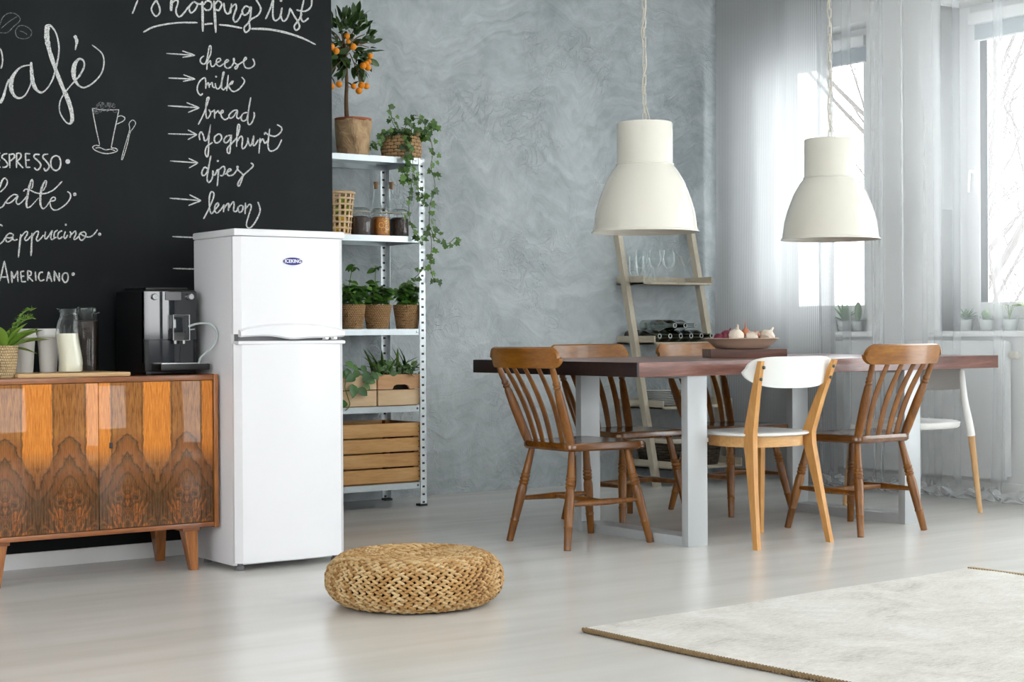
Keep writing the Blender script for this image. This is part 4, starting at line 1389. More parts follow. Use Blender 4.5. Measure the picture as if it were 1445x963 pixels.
# ------------------------------------------------------------------ dining table
TX0, TX1, TY0, TY1, TZ0, TZ1 = 4.262, 6.530, 5.14, 6.325, 0.713, 0.773
tb = thing('dining_table', 'long dining table with a thick dark reddish top on flat steel loop legs', 'table', (TX0, TY0, 0.0))
TW, TD = TX1 - TX0, TY1 - TY0
n_pl = 6
for k in range(n_pl):
    a, b = TD * k / n_pl, TD * (k + 1) / n_pl
    MB().box(0.012, TW, a + 0.0006, b - 0.0006, TZ0, TZ1, 0.0015).build('plank', 'table_wood', tb)
MB().box(0.0, 0.0125, 0.0, TD, TZ0 + 0.0005, TZ1 - 0.0005, 0.0015).build('end_board', 'table_end', tb, label='almost black end board of the table top')
for fx in (4.540, 5.868):
    x0 = fx - TX0
    x1 = x0 + 0.108
    y0, y1 = 0.008, 0.770
    th = 0.040
    MB().box(x0, x1, y0, y0 + th, 0.0, TZ0, 0.0015).build('leg', 'steel_grey', tb)
    MB().box(x0, x1, y1 - th, y1, 0.0, TZ0, 0.0015).build('leg', 'steel_grey', tb)
    MB().box(x0, x1, y0 + th, y1 - th, 0.0, 0.042, 0.0015).build('floor_bar', 'steel_grey', tb)
    MB().box(x0, x1, y0 + th, y1 - th, TZ0 - 0.012, TZ0).build('mounting_plate', 'steel_grey', tb)


# ------------------------------------------------------------------ turned wooden chairs
def lathe_between(mb, p0, p1, prof, seg=14):
    """turned bar from p0 to p1; prof = [(t, r)]"""
    p0, p1 = Vector(p0), Vector(p1)
    L = (p1 - p0).length
    q = (p1 - p0).normalized().to_track_quat('Z', 'X').to_matrix().to_4x4()
    mb.lathe([(r, t * L) for t, r in prof], seg, Matrix.Translation(p0) @ q)
    return mb


LEG_PROF = [(0.0, 0.0145), (0.04, 0.015), (0.21, 0.0172), (0.225, 0.0195), (0.24, 0.0172), (0.27, 0.0178), (0.46, 0.0205), (0.56, 0.0205), (0.605, 0.0165), (0.615, 0.0195), (0.63, 0.0205), (0.642, 0.017),
            (0.655, 0.0205), (0.668, 0.0205), (0.68, 0.017), (0.695, 0.020), (0.708, 0.020), (0.72, 0.0165), (0.735, 0.0185), (0.75, 0.0165), (0.85, 0.0155), (1.0, 0.0135)]
POST_PROF = [(0.0, 0.0180), (0.12, 0.0200), (0.45, 0.0200), (0.66, 0.0165), (0.70, 0.0125), (0.715, 0.0155), (0.73, 0.0165), (0.745, 0.0125), (0.76, 0.0155), (0.78, 0.0155), (0.80, 0.012), (0.88, 0.0135), (1.0, 0.0105)]


def windsor(label, loc, rz):
    c = thing('dining_chair', label, 'chair', loc, rz, 'turned wooden chairs around the table')
    zs0, zs1 = 0.402, 0.437
    hw, hd = 0.205, 0.222
    # seat: rounded trapezoid, slightly dished, front at +Y
    out = []
    corners = [(-0.172, -0.185, 0.045), (0.172, -0.185, 0.045), (0.222, 0.205, 0.05), (-0.222, 0.205, 0.05)]
    for i, (x, y, r) in enumerate(corners):
        xp, yp, _ = corners[i - 1]
        xn, yn, _ = corners[(i + 1) % 4]
        a = Vector((xp - x, yp - y)).normalized()
        b = Vector((xn - x, yn - y)).normalized()
        for k in range(6):
            t = k / 5
            q = Vector((x, y)) + a * r * (1 - t) ** 2 + b * r * t ** 2
            out.append((q.x, q.y))
    n = len(out)
    rings = [[(x * 0.965, y * 0.965, zs0) for x, y in out], [(x, y, zs0 + 0.008) for x, y in out], [(x, y, zs1 - 0.010) for x, y in out], [(x * 0.985, y * 0.985, zs1 - 0.002) for x, y in out],
             [(x * 0.93, y * 0.93, zs1) for x, y in out], [(x * 0.6, y * 0.6 - 0.01, zs1 - 0.008) for x, y in out], [(x * 0.25, y * 0.25 - 0.01, zs1 - 0.011) for x, y in out]]
    loft(rings).build('seat', 'seat_wood', c, angle=40)
    tops = {}
    for sx in (-1, 1):
        for sy in (-1, 1):
            b0 = Vector((sx * hw, sy * hd, 0.0))
            t0 = Vector((sx * 0.140, sy * 0.145, zs0 + 0.004))
            d = (t0 - b0).normalized()
            tops[(sx, sy)] = (b0, t0)
            lathe_between(MB(), b0 + Vector((0, 0, 0.0)), t0, LEG_PROF).build('leg', 'chair_wood', c)
    def at(sx, sy, z):
        b0, t0 = tops[(sx, sy)]
        return b0.lerp(t0, z / t0.z)
    STP = [(0.0, 0.008), (0.1, 0.010), (0.35, 0.0125), (0.5, 0.0145), (0.65, 0.0125), (0.9, 0.010), (1.0, 0.008)]
    for sx in (-1, 1):
        a, b = at(sx, -1, 0.185), at(sx, 1, 0.185)
        lathe_between(MB(), a, b, STP, 10).build('stretcher', 'chair_wood', c)
    a, b = at(-1, -1, 0.185).lerp(at(-1, 1, 0.185), 0.5), at(1, -1, 0.185).lerp(at(1, 1, 0.185), 0.5)
    lathe_between(MB(), a, b, STP, 10).build('stretcher', 'chair_wood', c)
    # back: posts, slats and a curved top rail
    def railpos(x):
        return -0.325 + 0.052 * (abs(x) / 0.235) ** 2
    zr0, zr1 = 0.750, 0.838
    for sx in (-1, 1):
        b0 = Vector((sx * 0.150, -0.158, zs1 - 0.008))
        xt = 0.192
        t0 = Vector((sx * xt, railpos(xt) + 0.004, zr0 + 0.012))
        lathe_between(MB(), b0, t0, POST_PROF).build('back_post', 'chair_wood', c)
    for k in range(4):
        u = (k - 1.5) / 1.5
        xb, xt = u * 0.092, u * 0.118
        yb, yt = -0.158 - 0.010 * (1 - u * u), railpos(xt) + 0.004
        pts = []
        for q in range(9):
            t = q / 8
            x = xb + (xt - xb) * t
            y = yb + (yt - yb) * t + 0.020 * sin(pi * t) * (1 if t < 1 else 1)
            z = zs1 - 0.008 + (zr0 + 0.012 - zs1 + 0.008) * t
            pts.append((x, y, z))
        MB().tube(pts, [0.0150, 0.0160, 0.0168, 0.0172, 0.0174, 0.0172, 0.0165, 0.0155, 0.0145], 10, flat=((0, 1, 0), 0.36)).build('back_slat', 'chair_wood', c)
    vs, fs = [], []
    m_, W2 = 28, 0.238
    for i in range(m_ + 1):
        x = -W2 * cos(pi * i / m_)
        e = W2 - abs(x)
        rr2 = 0.040
        cut = rr2 - math.sqrt(max(0.0, rr2 ** 2 - (rr2 - min(e, rr2)) ** 2)) if e < rr2 else 0.0
        z0, z1 = zr0 + cut * 1.05, zr1 - cut * 1.05
        y = railpos(x)
        th = 0.0115
        lean = -0.012
        vs += [(x, y - th, z0), (x, y + th * 0.8, z0), (x, y + th * 0.8 + lean, z1 - 0.006), (x, y + lean, z1), (x, y - th + lean, z1 - 0.006)]
    for i in range(m_):
        for j in range(5):
            a, b = i * 5 + j, i * 5 + (j + 1) % 5
            fs.append((a, b, b + 5, a + 5))
    fs += [(4, 3, 2, 1, 0), tuple(m_ * 5 + j for j in range(5))]
    MB().add(vs, fs).build('top_rail', 'chair_rail_wood', c, angle=40)
    return c


windsor('turned wooden chair at the near left end of the table', (4.302, 5.578, 0), -pi / 2)
windsor('turned wooden chair on the far side of the table, left of the bowl', (4.965, 6.072, 0), pi)
windsor('turned wooden chair on the far side of the table, partly behind the bowl', (5.645, 6.078, 0), pi)
windsor('turned wooden chair on the near side of the table, right of the white-backed chair', (5.556, 5.166, 0), 0.0)

# ------------------------------------------------------------------ oak chair with white seat and back
wc = thing('dining_chair', 'oak chair with a white curved backrest and round white seat', 'chair', (4.920, 5.124, 0))


def saw_leg(path, w, d):
    """square sawn leg through (x, y, z) stations, width along x and depth along y per station"""
    mb = MB()
    vs = []
    for (x, y, z), a, b in zip(path, w, d):
        vs += [(x - a, y - b, z), (x + a, y - b, z), (x + a, y + b, z), (x - a, y + b, z)]
    fs = [(0, 1, 2, 3)[::-1], tuple(len(vs) - 4 + k for k in range(4))]
    for i in range(len(path) - 1):
        for j in range(4):
            a, b = i * 4 + j, i * 4 + (j + 1) % 4
            fs.append((a, b, b + 4, a + 4))
    return mb.add(vs, fs)


for sx in (-1, 1):
    path = [(sx * 0.212, -0.208, 0), (sx * 0.190, -0.165, 0.24), (sx * 0.172, -0.132, 0.42), (sx * 0.171, -0.130, 0.47), (sx * 0.190, -0.178, 0.62), (sx * 0.213, -0.238, 0.775)]
    lg_ = saw_leg(path, [0.0105, 0.0115, 0.013, 0.013, 0.012, 0.0095], [0.013, 0.018, 0.027, 0.028, 0.019, 0.011]).build('leg', 'oak', wc, angle=20)
    for zz_, yy in ((0.748, -0.231), (0.700, -0.214)):
        MB().lathe([(0.0072, 0.0), (0.0072, 0.003), (0.004, 0.0045)], 12, Matrix.Translation((sx * 0.2045 - sx * 0.002, yy - 0.012, zz_)) @ Matrix.Rotation(pi / 2, 4, 'X')).build('bolt', 'black_bolt', lg_)
    path = [(sx * 0.206, 0.205, 0), (sx * 0.196, 0.192, 0.25), (sx * 0.188, 0.180, 0.452)]
    saw_leg(path, [0.010, 0.0125, 0.014], [0.010, 0.0125, 0.014]).build('leg', 'oak', wc, angle=20)
se = lambda a, ex=2.7: (math.copysign(abs(cos(a)) ** (2 / ex), cos(a)), math.copysign(abs(sin(a)) ** (2 / ex), sin(a)))
oval = [se(2 * pi * k / 48) for k in range(48)]
loft([[(x * 0.205, y * 0.195 + 0.02, 0.457) for x, y in oval], [(x * 0.213, y * 0.203 + 0.02, 0.462) for x, y in oval], [(x * 0.213, y * 0.203 + 0.02, 0.468) for x, y in oval],
      [(x * 0.205, y * 0.195 + 0.02, 0.473) for x, y in oval], [(x * 0.1, y * 0.1 + 0.02, 0.468) for x, y in oval]]).build('seat', 'white_lacquer', wc, angle=50)
ap = MB()
o1 = [(x * 0.188, y * 0.178 + 0.018) for x, y in oval]
o2 = [(x * 0.170, y * 0.160 + 0.018) for x, y in oval]
n = len(oval)
vs = [(x, y, z) for ring, z in ((o1, 0.412), (o1, 0.457), (o2, 0.457), (o2, 0.412)) for x, y in ring]
fs = [(i * n + k, i * n + (k + 1) % n, ((i + 1) % 4) * n + (k + 1) % n, ((i + 1) % 4) * n + k) for i in range(4) for k in range(n)]
ap.add(vs, fs).build('apron', 'oak_apron', wc)
vs, fs = [], []
m_ = 36
for i in range(m_ + 1):
    u = -cos(pi * i / m_)
    x = 0.252 * u
    e = 1 - abs(u)
    z1 = 0.738 + 0.054 * math.sqrt(max(0.02, 1 - abs(u) ** 6))
    z0 = 0.738 - 0.078 * math.sqrt(max(0.02, 1 - abs(u) ** 3.2))
    y = -0.252 + 0.062 * u * u
    for (dy, z) in ((-0.0055, z0), (0.0055, z0), (0.0055 - 0.024, z1), (-0.0055 - 0.024, z1)):
        vs.append((x, y + 0.024 + dy, z))
for i in range(m_):
    for j in range(4):
        a, b = i * 4 + j, i * 4 + (j + 1) % 4
        fs.append((a, b, b + 4, a + 4))
fs += [(3, 2, 1, 0), tuple(m_ * 4 + j for j in range(4))]
MB().add(vs, fs).build('backrest', 'white_lacquer', wc, angle=40)

# ------------------------------------------------------------------ white plastic chair at the right end
pf = onZ(1385, 723)
pcx = thing('dining_chair', 'white plastic chair with beech lower legs tucked under the right end of the table', 'chair', (6.275, 5.475, 0), pi / 2)
# local front is +Y (world -X)
so = [se(2 * pi * k / 40, 3.2) for k in range(40)]
loft([[(x * 0.20, y * 0.20, 0.418) for x, y in so], [(x * 0.212, y * 0.212, 0.428) for x, y in so], [(x * 0.215, y * 0.215, 0.448) for x, y in so], [(x * 0.20, y * 0.20, 0.455) for x, y in so],
      [(x * 0.1, y * 0.1, 0.444) for x, y in so]]).build('seat', 'white_plastic', pcx, angle=45)
for sx in (-1, 1):
    pt = [(sx * 0.228, -0.250, 0.0), (sx * 0.222, -0.222, 0.20), (sx * 0.216, -0.198, 0.385)]
    MB().tube(pt, [0.0115, 0.0145, 0.0165], 14).build('leg', 'beech', pcx)
    pt = spline([(sx * 0.216, -0.198, 0.380), (sx * 0.213, -0.185, 0.45), (sx * 0.205, -0.165, 0.55), (sx * 0.20, -0.152, 0.66), (sx * 0.198, -0.150, 0.70)], 5)
    MB().tube(pt, [0.0205 - 0.007 * k / (len(pt) - 1) for k in range(len(pt))], 12).build('back_upright', 'white_plastic', pcx)
    pt = [(sx * 0.222, 0.225, 0.0), (sx * 0.210, 0.205, 0.22), (sx * 0.196, 0.185, 0.40)]
    MB().tube(pt, [0.0115, 0.0145, 0.0165], 14).build('leg', 'beech', pcx)
    MB().tube([(sx * 0.197, 0.186, 0.385), (sx * 0.190, 0.178, 0.43)], [0.020, 0.022], 12).build('leg_socket', 'white_plastic', pcx)
vs, fs = [], []
for i in range(17):
    u = -1 + i / 8
    x, y = 0.198 * u, -0.196 + 0.046 * u * u
    for dy, z in ((-0.007, 0.598 + 0.012 * u * u), (0.007, 0.598 + 0.012 * u * u), (0.007, 0.706), (-0.007, 0.706)):
        vs.append((x, y + dy, z))
for i in range(16):
    for j in range(4):
        a, b = i * 4 + j, i * 4 + (j + 1) % 4
        fs.append((a, b, b + 4, a + 4))
fs += [(3, 2, 1, 0), tuple(16 * 4 + j for j in range(4))]
MB().add(vs, fs).build('backrest', 'white_plastic', pcx, angle=40)

# ------------------------------------------------------------------ board and bowl on the table
bl0, bl1 = onY(990, 500, 5.60), onY(1107, 500, 5.60)
bd = thing('chopping_board', 'thick dark wooden board on the table under the bowl', 'board', (onY(1050, 500, 5.73).x, 5.73, TZ1), R(-33))
bw = 0.180
for k in range(5):
    a = -0.125 + 0.050 * k
    MB().box(-bw, bw, a + 0.0004, a + 0.0496, 0.0, 0.040, 0.002).build('plank', 'board_dark', bd)
bc = onY(1050.5, 486, 5.70)
bowl = thing('bowl', 'shallow beige ceramic bowl filled with garlic and onions', 'bowl', (bc.x, 5.72, TZ1 + 0.040))
n, vs, fs = 40, [], []
pr = [(0.0, 0.002), (0.10, 0.0), (0.16, 0.004), (0.195, 0.026), (0.225, 0.047), (0.236, 0.049), (0.228, 0.052), (0.19, 0.034), (0.15, 0.014), (0.0, 0.010)]
MB().lathe(pr, 48).build('bowl_body', 'ceramic_bowl', bowl, angle=50)
BZ = TZ1 + 0.040


def bulb_label(px_, py_, Y, mk, label):
    q = onY(px_, py_, Y)
    mk((q.x, Y, q.z), label)


def garlic(loc, label, s=1.0, rot=(0.2, 0.3, 0)):
    o = thing('garlic_bulb', label, 'garlic', loc, group='bulbs in the bowl')
    o.rotation_euler = rot
    mb = MB()
    seg = 40
    vs, fs = [], []
    pf_ = [(0.0, -0.022), (0.012, -0.022), (0.026, -0.014), (0.031, 0.0), (0.027, 0.013), (0.016, 0.023), (0.008, 0.029), (0.005, 0.040), (0.004, 0.05)]
    for r, z in pf_:
        for k in range(seg):
            a = 2 * pi * k / seg
            rr_ = r * s * (1 + 0.07 * abs(cos(4.5 * a)) * (1 if r > 0.01 else 0))
            vs.append((rr_ * cos(a), rr_ * sin(a), z * s))
    for i in range(len(pf_) - 1):
        for k in range(seg):
            fs.append((i * seg + k, i * seg + (k + 1) % seg, (i + 1) * seg + (k + 1) % seg, (i + 1) * seg + k))
    mb.add(vs, fs).build('bulb', 'garlic', o)
    MB().tube([(0, 0, -0.022 * s), (0.001, 0, -0.025 * s)], [0.010 * s, 0.007 * s], 10).build('root_plate', 'cork', o)


def onion(loc, label, m, s=1.0, rot=(0, 0, 0), tip=0.03):
    o = thing('onion', label, 'onion', loc, group='bulbs in the bowl')
    o.rotation_euler = rot
    MB().lathe([(0.0, -0.024 * s), (0.012 * s, -0.022 * s), (0.024 * s, -0.010 * s), (0.027 * s, 0.002 * s), (0.022 * s, 0.015 * s), (0.011 * s, 0.024 * s), (0.005 * s, 0.032 * s)], 24).build('bulb', m, o)
    MB().tube(spline([(0, 0, 0.030 * s), (0.001, 0, 0.03 * s + tip * 0.4), (0.006, 0.003, 0.03 * s + tip)], 3), [0.005 * s, 0.0045 * s, 0.004 * s, 0.0032 * s, 0.003 * s, 0.0022 * s, 0.0015 * s], 7).build('neck', m, o)


onion(onY(1014, 478, 5.77), 'dark red onion at the left rim of the bowl', 'red_onion', 0.95, (0.2, 1.0, 0), 0.02)
onion(onY(1025, 475, 5.76), 'larger dark red onion beside the first garlic bulb', 'red_onion', 1.15, (0.1, 0.7, 0.3), 0.022)
onion(onY(1052, 471, 5.76), 'copper shallot with a long upright tip in the middle of the bowl', 'shallot', 0.9, (0, 0, 0), 0.032)
onion(onY(1066, 475, 5.76), 'copper shallot lying behind the right-hand garlic', 'shallot', 1.0, (0.3, 1.4, 0), 0.03)
onion(onY(1078, 474, 5.76), 'copper shallot lying furthest back on the right', 'shallot', 1.0, (0.3, 1.5, 0.6), 0.03)
garlic(onY(1039, 474, 5.70), 'creamy garlic bulb between the red onions and the upright shallot', 1.15, (0.4, -0.2, 0))
garlic(onY(1061, 477, 5.68), 'pinkish garlic bulb in the middle front of the bowl', 1.0, (0.9, 0.2, 0))
garlic(onY(1083, 475, 5.69), 'garlic bulb with its stalk pointing right at the right rim', 1.15, (0.1, 0.75, 0.2))
garlic(onY(1047, 480, 5.80), 'garlic bulb lying low behind the front bulbs', 0.9, (1.2, 0.2, 0))


bowl.scale = (0.755, 0.755, 1.0)


# ------------------------------------------------------------------ pendant lamps
def pendant(px_, label, tagged=False):
    yy = 5.72
    q = onY(px_, 328 if px_ < 1000 else 338, yy)
    zb_ = 1.346
    o = thing('pendant_lamp', label, 'lamp', (q.x, yy, zb_), group='pendant lamps over the table')
    out = [(0.2445, 0.0), (0.2425, 0.006), (0.236, 0.010), (0.2345, 0.026), (0.2255, 0.088), (0.209, 0.148), (0.179, 0.226), (0.150, 0.276), (0.1405, 0.289), (0.136, 0.294), (0.129, 0.304), (0.1265, 0.312), (0.1265, 0.490), (0.123, 0.4955), (0.0, 0.497)]
    inn = [(0.0, 0.494), (0.121, 0.492), (0.1235, 0.488), (0.1235, 0.310), (0.132, 0.290), (0.147, 0.273), (0.176, 0.223), (0.206, 0.146), (0.2225, 0.087), (0.2315, 0.024), (0.2415, 0.0)]
    sh = MB().lathe(out + inn, 64, cap=False)
    k0 = len(out) + len(inn) - 1
    shade = MB()
    shade.lathe(out, 64, cap=False)
    shade.lathe(inn[::-1], 64, cap=False)
    shade.add([], [])
    seg = 64
    ring_o = [(0.2445 * cos(2 * pi * k / seg), 0.2445 * sin(2 * pi * k / seg), 0.0) for k in range(seg)]
    ring_i = [(0.2415 * cos(2 * pi * k / seg), 0.2415 * sin(2 * pi * k / seg), 0.0) for k in range(seg)]
    shade.add(ring_o + ring_i, [(k, (k + 1) % seg, seg + (k + 1) % seg, seg + k) for k in range(seg)])
    s_ = shade.build('lamp_shade', 'cream_enamel', o, angle=50)
    MB().tube([(0.1285 * cos(2 * pi * k / 48), 0.1285 * sin(2 * pi * k / 48), 0.306) for k in range(48)], 0.004, 8, closed=True).build('seam_ring', 'cream_enamel', s_)
    if tagged:
        a = -0.75
        MB().box(-0.001, 0.001, -0.004, 0.004, 0.0, 0.022, mtx=Matrix.Translation((0.2355 * cos(a), 0.2355 * sin(a), 0.022)) @ Matrix.Rotation(a, 4, 'Z')).build('maker_tag', 'bark', s_, label='tiny dark tag near the rim')
    # lamp socket and bulb inside
    MB().lathe([(0.0, 0.30), (0.022, 0.30), (0.024, 0.33), (0.024, 0.49), (0.0, 0.492)], 16).build('socket', 'white_plastic', o)
    MB().ball((0, 0, 0.262), (0.032, 0.032, 0.040), 16, 10).build('bulb', 'porcelain', o)
    # chain to the ceiling
    ztop = ZC - zb_
    pitch, L = 0.043, 0.052
    base = []
    hl, hw_ = L / 2 - 0.007, 0.0075
    for k in range(6):
        a = pi * k / 5
        base.append((hw_ * cos(a), 0, hl + hw_ * sin(a)))
    for k in range(6):
        a = pi + pi * k / 5
        base.append((hw_ * cos(a), 0, -hl + hw_ * sin(a)))
    me = MB().tube(base, 0.0022, 6, closed=True).mesh('chain_link')
    me.materials.append(MAT['cable_cream'])
    z, k = 0.505 + L / 2 - 0.014, 0
    while z + L / 2 < ztop - 0.01:
        l_ = link('chain_link', me, None, o, (0, 0, z), (0, 0, YAW * 0 + (0.5 if k % 2 else 0.5 + pi / 2)))
        z += pitch
        k += 1
    pts = [(0.022, -0.012, 0.494)]
    z = 0.53
    k = 0
    while z < ztop - 0.02:
        pts.append(((0.020 if k == 0 else 0.009) * sin(k * 1.9 + 1.2), -0.009 * cos(k * 1.9 + 0.4), z))
        z += 0.075
        k += 1
    pts.append((0, 0, ztop - 0.004))
    MB().tube(spline(pts, 5), 0.0024, 8).build('cord', 'cable_cream', o)
    MB().lathe([(0.05, ztop - 0.001), (0.05, ztop - 0.03), (0.02, ztop - 0.04), (0.0, ztop - 0.04)], 24).build('ceiling_rose', 'cream_enamel', o)


pendant(910.5, 'cream bell-shaped pendant lamp in front of the ladder shelf', True)
pendant(1172, 'cream bell-shaped pendant lamp in front of the curtains')

# ------------------------------------------------------------------ galvanised shelving
HX1, HY0, HY1, HX0 = 4.574, 7.229, 7.615, 3.62
sh = thing('metal_shelving', 'galvanised steel shelving unit with punched posts against the plaster wall', 'shelving', (HX0, HY0, 0.0))
HW, HD = HX1 - HX0, HY1 - HY0
HT = [1.803, 1.397, 0.919, 0.523, 0.125]


def angle_post(x, y, sx, sy):
    """L profile; the flange along X carries the slots"""
    fw, th = 0.036, 0.002
    e = MB()
    x0, x1 = sorted((0.0, -sx * fw))
    e.box(x0 + sx * fw / 2, x1 + sx * fw / 2, -th / 2, th / 2, 0.004, 1.80)
    yy0, yy1 = sorted((0.0, -sy * fw))
    xx = sx * fw / 2
    e.box(xx - th / 2, xx + th / 2, yy0, yy1, 0.004, 1.80)
    o = e.build('post', 'punched', sh, (x - sx * fw / 2, y, 0.0))
    MB().box(-fw / 2 - 0.004, fw / 2 + 0.004, min(0, -sy * fw) - 0.003, max(0, -sy * fw) + 0.003, 0.0, 0.012, 0.001).build('foot_cap', 'rubber_dark', o)


for x, sx in ((0.0, -1), (HW, 1)):
    for y, sy in ((0.0, -1), (HD, 1)):
        angle_post(x, y, sx, sy)
for z in HT:
    t = MB()
    a, b, c, d = 0.003, HW - 0.003, 0.003, HD - 0.003
    t.box(a, b, c, d, z - 0.002, z)
    t.box(a, b - 0.034, c - 0.0005, c + 0.0015, z - 0.031, z).box(a, b, d - 0.0015, d, z - 0.031, z)
    t.box(a, a + 0.0015, c, d, z - 0.031, z).box(b - 0.0015, b, c, d, z - 0.031, z)
    t.box(a, b, c, c + 0.018, z - 0.031, z - 0.0295).box(a, b, d - 0.018, d, z - 0.031, z - 0.0295)
    s_ = t.build('shelf', 'galvanised', sh)
    MB().lathe([(0.006, 0), (0.005, 0.003), (0, 0.004)], 10, Matrix.Translation((HW - 0.05, c - 0.0005, z - 0.015)) @ Matrix.Rotation(pi / 2, 4, 'X')).build('bolt', 'rubber_grey' if z < 0.6 else 'galvanised', s_)


def base(px_, Y, z):
    return onY(px_, 300, Y).x


# ---- top shelf: orange tree
z = HT[0]
bx = base(499, 7.38, z)
ot = thing('orange_tree', 'small orange tree in a brown paper wrapped pot on the top shelf', 'tree', (bx, 7.38, z))
n, vs, fs = 36, [], []
rows_ = 7
for i in range(rows_):
    t = i / (rows_ - 1)
    for k in range(n):
        a = 2 * pi * k / n
        r = 0.079 + 0.016 * t + 0.0035 * sin(7 * a + 5 * t) + rnd.uniform(-0.002, 0.002)
        vs.append((r * cos(a), r * sin(a), 0.188 * t + (0.004 * sin(5 * a) if i == rows_ - 1 else 0)))
for i in range(rows_ - 1):
    for k in range(n):
        fs.append((i * n + k, i * n + (k + 1) % n, (i + 1) * n + (k + 1) % n, (i + 1) * n + k))
fs.append(tuple(range(n))[::-1])
MB().add(vs, fs).build('paper_wrap', 'paper', ot, angle=25)
MB().lathe([(0.07, 0.01), (0.089, 0.186), (0.095, 0.188), (0.095, 0.199), (0.088, 0.199), (0.084, 0.18), (0.0, 0.178)], 32).build('pot', 'terracotta', ot, label='terracotta pot rim showing above the paper')
tk = onY(490, 165, 7.38).x - bx
tk2 = onY(492, 98, 7.38).x - bx
zt0 = 0.178
ctr = Vector((onY(489, 60, 7.38).x - bx, 0.0, onY(489, 62, 7.38).z - z))
MB().tube(spline([(tk, 0, zt0), (tk - 0.004, 0.003, 0.28), (tk2 - 0.012, 0, 0.40), (ctr.x - 0.01, 0, ctr.z)], 6), [0.0125 - 0.0003 * k for k in range(19)], 9).build('trunk', 'bark', ot)
for k in range(14):
    a, el = rnd.uniform(0, 2 * pi), rnd.uniform(-0.7, 1.2)
    e = ctr + Vector((0.13 * cos(a) * cos(el), 0.12 * sin(a) * cos(el), 0.14 * sin(el)))
    MB().tube(spline([(ctr.x - 0.01, 0, ctr.z - 0.06), ctr * 0.6 + e * 0.4, e], 4), [0.005 - 0.0004 * q for q in range(9)], 6).build('branch', 'bark', ot)
for k in range(258):
    a, el = rnd.uniform(0, 2 * pi), math.asin(rnd.uniform(-0.9, 1.0))
    rr_ = rnd.uniform(0.25, 1.0) ** 0.5
    v = Vector((cos(a) * cos(el), sin(a) * cos(el), sin(el)))
    p_ = ctr + Vector((v.x * 0.155, v.y * 0.13, v.z * 0.165)) * rr_
    leaf('citrus', ot, p_, v + Vector((rnd.uniform(-0.8, 0.8), rnd.uniform(-0.8, 0.8), rnd.uniform(-0.5, 0.7))), rnd.uniform(0.052, 0.080), up=((0, 0, 1) if k % 3 == 0 else (rnd.uniform(-0.6, 0.2), -1, 0.5)))
for (ax_, ay_) in ((482, 44), (478, 58), (474, 66), (509, 77), (515, 93), (510, 97), (499, 120), (470, 108)):
    q = onY(ax_, ay_, 7.28)
    for k in range(5):
        leaf('citrus', ot, (q.x - bx, -0.08, q.z - z), (rnd.uniform(-1, 1), rnd.uniform(-1, 0.3), rnd.uniform(-0.6, 0.8)), rnd.uniform(0.035, 0.055))
for (ax_, ay_, r_px) in ((489.5, 51, 4.4), (491.3, 58.8, 3.4), (498.3, 66, 5.0), (474.4, 71.8, 4.8), (468, 66, 4.6), (522.5, 79, 4.2), (520.5, 87, 4.0), (512, 93, 4.8), (519, 95.5, 4.8), (517, 90, 4.2), (499, 121.8, 4.2), (510, 120.3, 4.9), (517, 121.5, 4.6), (506.5, 128.3, 4.9), (478.5, 119, 4.8), (468, 122, 4.6)):
    q = onY(ax_, ay_, 7.25)
    MB().ball((q.x - bx, -0.13, q.z - z), r_px * 0.00357, 14, 9).build('orange', 'orange_fruit', ot)
for ax_, ay_ in ((510, 108), (472, 105)):
    q = onY(ax_, ay_, 7.25)
    MB().tube(spline([(ctr.x, -0.03, ctr.z - 0.05), (q.x - bx, -0.10, q.z - z + 0.02), (q.x - bx, -0.125, q.z - z - 0.03)], 4), 0.0025, 6).build('branch', 'bark', ot)

# ---- top shelf: ivy in a patterned basket
bx = base(567, 7.40, z)
iv = thing('ivy_plant', 'trailing ivy in a black and tan patterned basket on the top shelf corner', 'plant', (bx, 7.40, z))
MB().lathe([(0.088, 0.0), (0.100, 0.003), (0.108, 0.05), (0.104, 0.10), (0.094, 0.128), (0.090, 0.124), (0.098, 0.09), (0.0, 0.085)], 36).build('basket', 'woven_patterned', iv)
for a in (2.6, -0.75):
    cxh, cyh = 0.09 * cos(a), 0.09 * sin(a)
    MB().tube([(cxh + 0.03 * cos(q) * -sin(a), cyh + 0.03 * cos(q) * cos(a), 0.125 + 0.038 * sin(q)) for q in [pi * i / 8 for i in range(9)]], 0.008, 8).build('basket_handle', 'woven_pale', iv)


def ivy_vine(pts_px, Ydepths, every=1, size=(0.028, 0.045), start=None):
    pts = [Vector(start)] if start else []
    for (a, b), Y in zip(pts_px, Ydepths):
        q = onY(a, b, Y)
        pts.append(Vector((q.x - bx, Y - 7.40, q.z - z)))
    sp = spline(pts, 5)
    MB().tube(sp, 0.0018, 5).build('vine', 'vine_stem', iv)
    for i, q in enumerate(sp):
        if i % every == 0:
            for s_ in range(2):
                off = Vector((rnd.uniform(-0.022, 0.022), rnd.uniform(-0.03, 0.012), rnd.uniform(-0.02, 0.02)))
                leaf('ivy', iv, q + off, (rnd.uniform(-1, 1), rnd.uniform(-0.6, 0.3), rnd.uniform(-1.2, 0.3)), rnd.uniform(*size), up=(rnd.uniform(-0.5, 0.3), -1, 0.35))


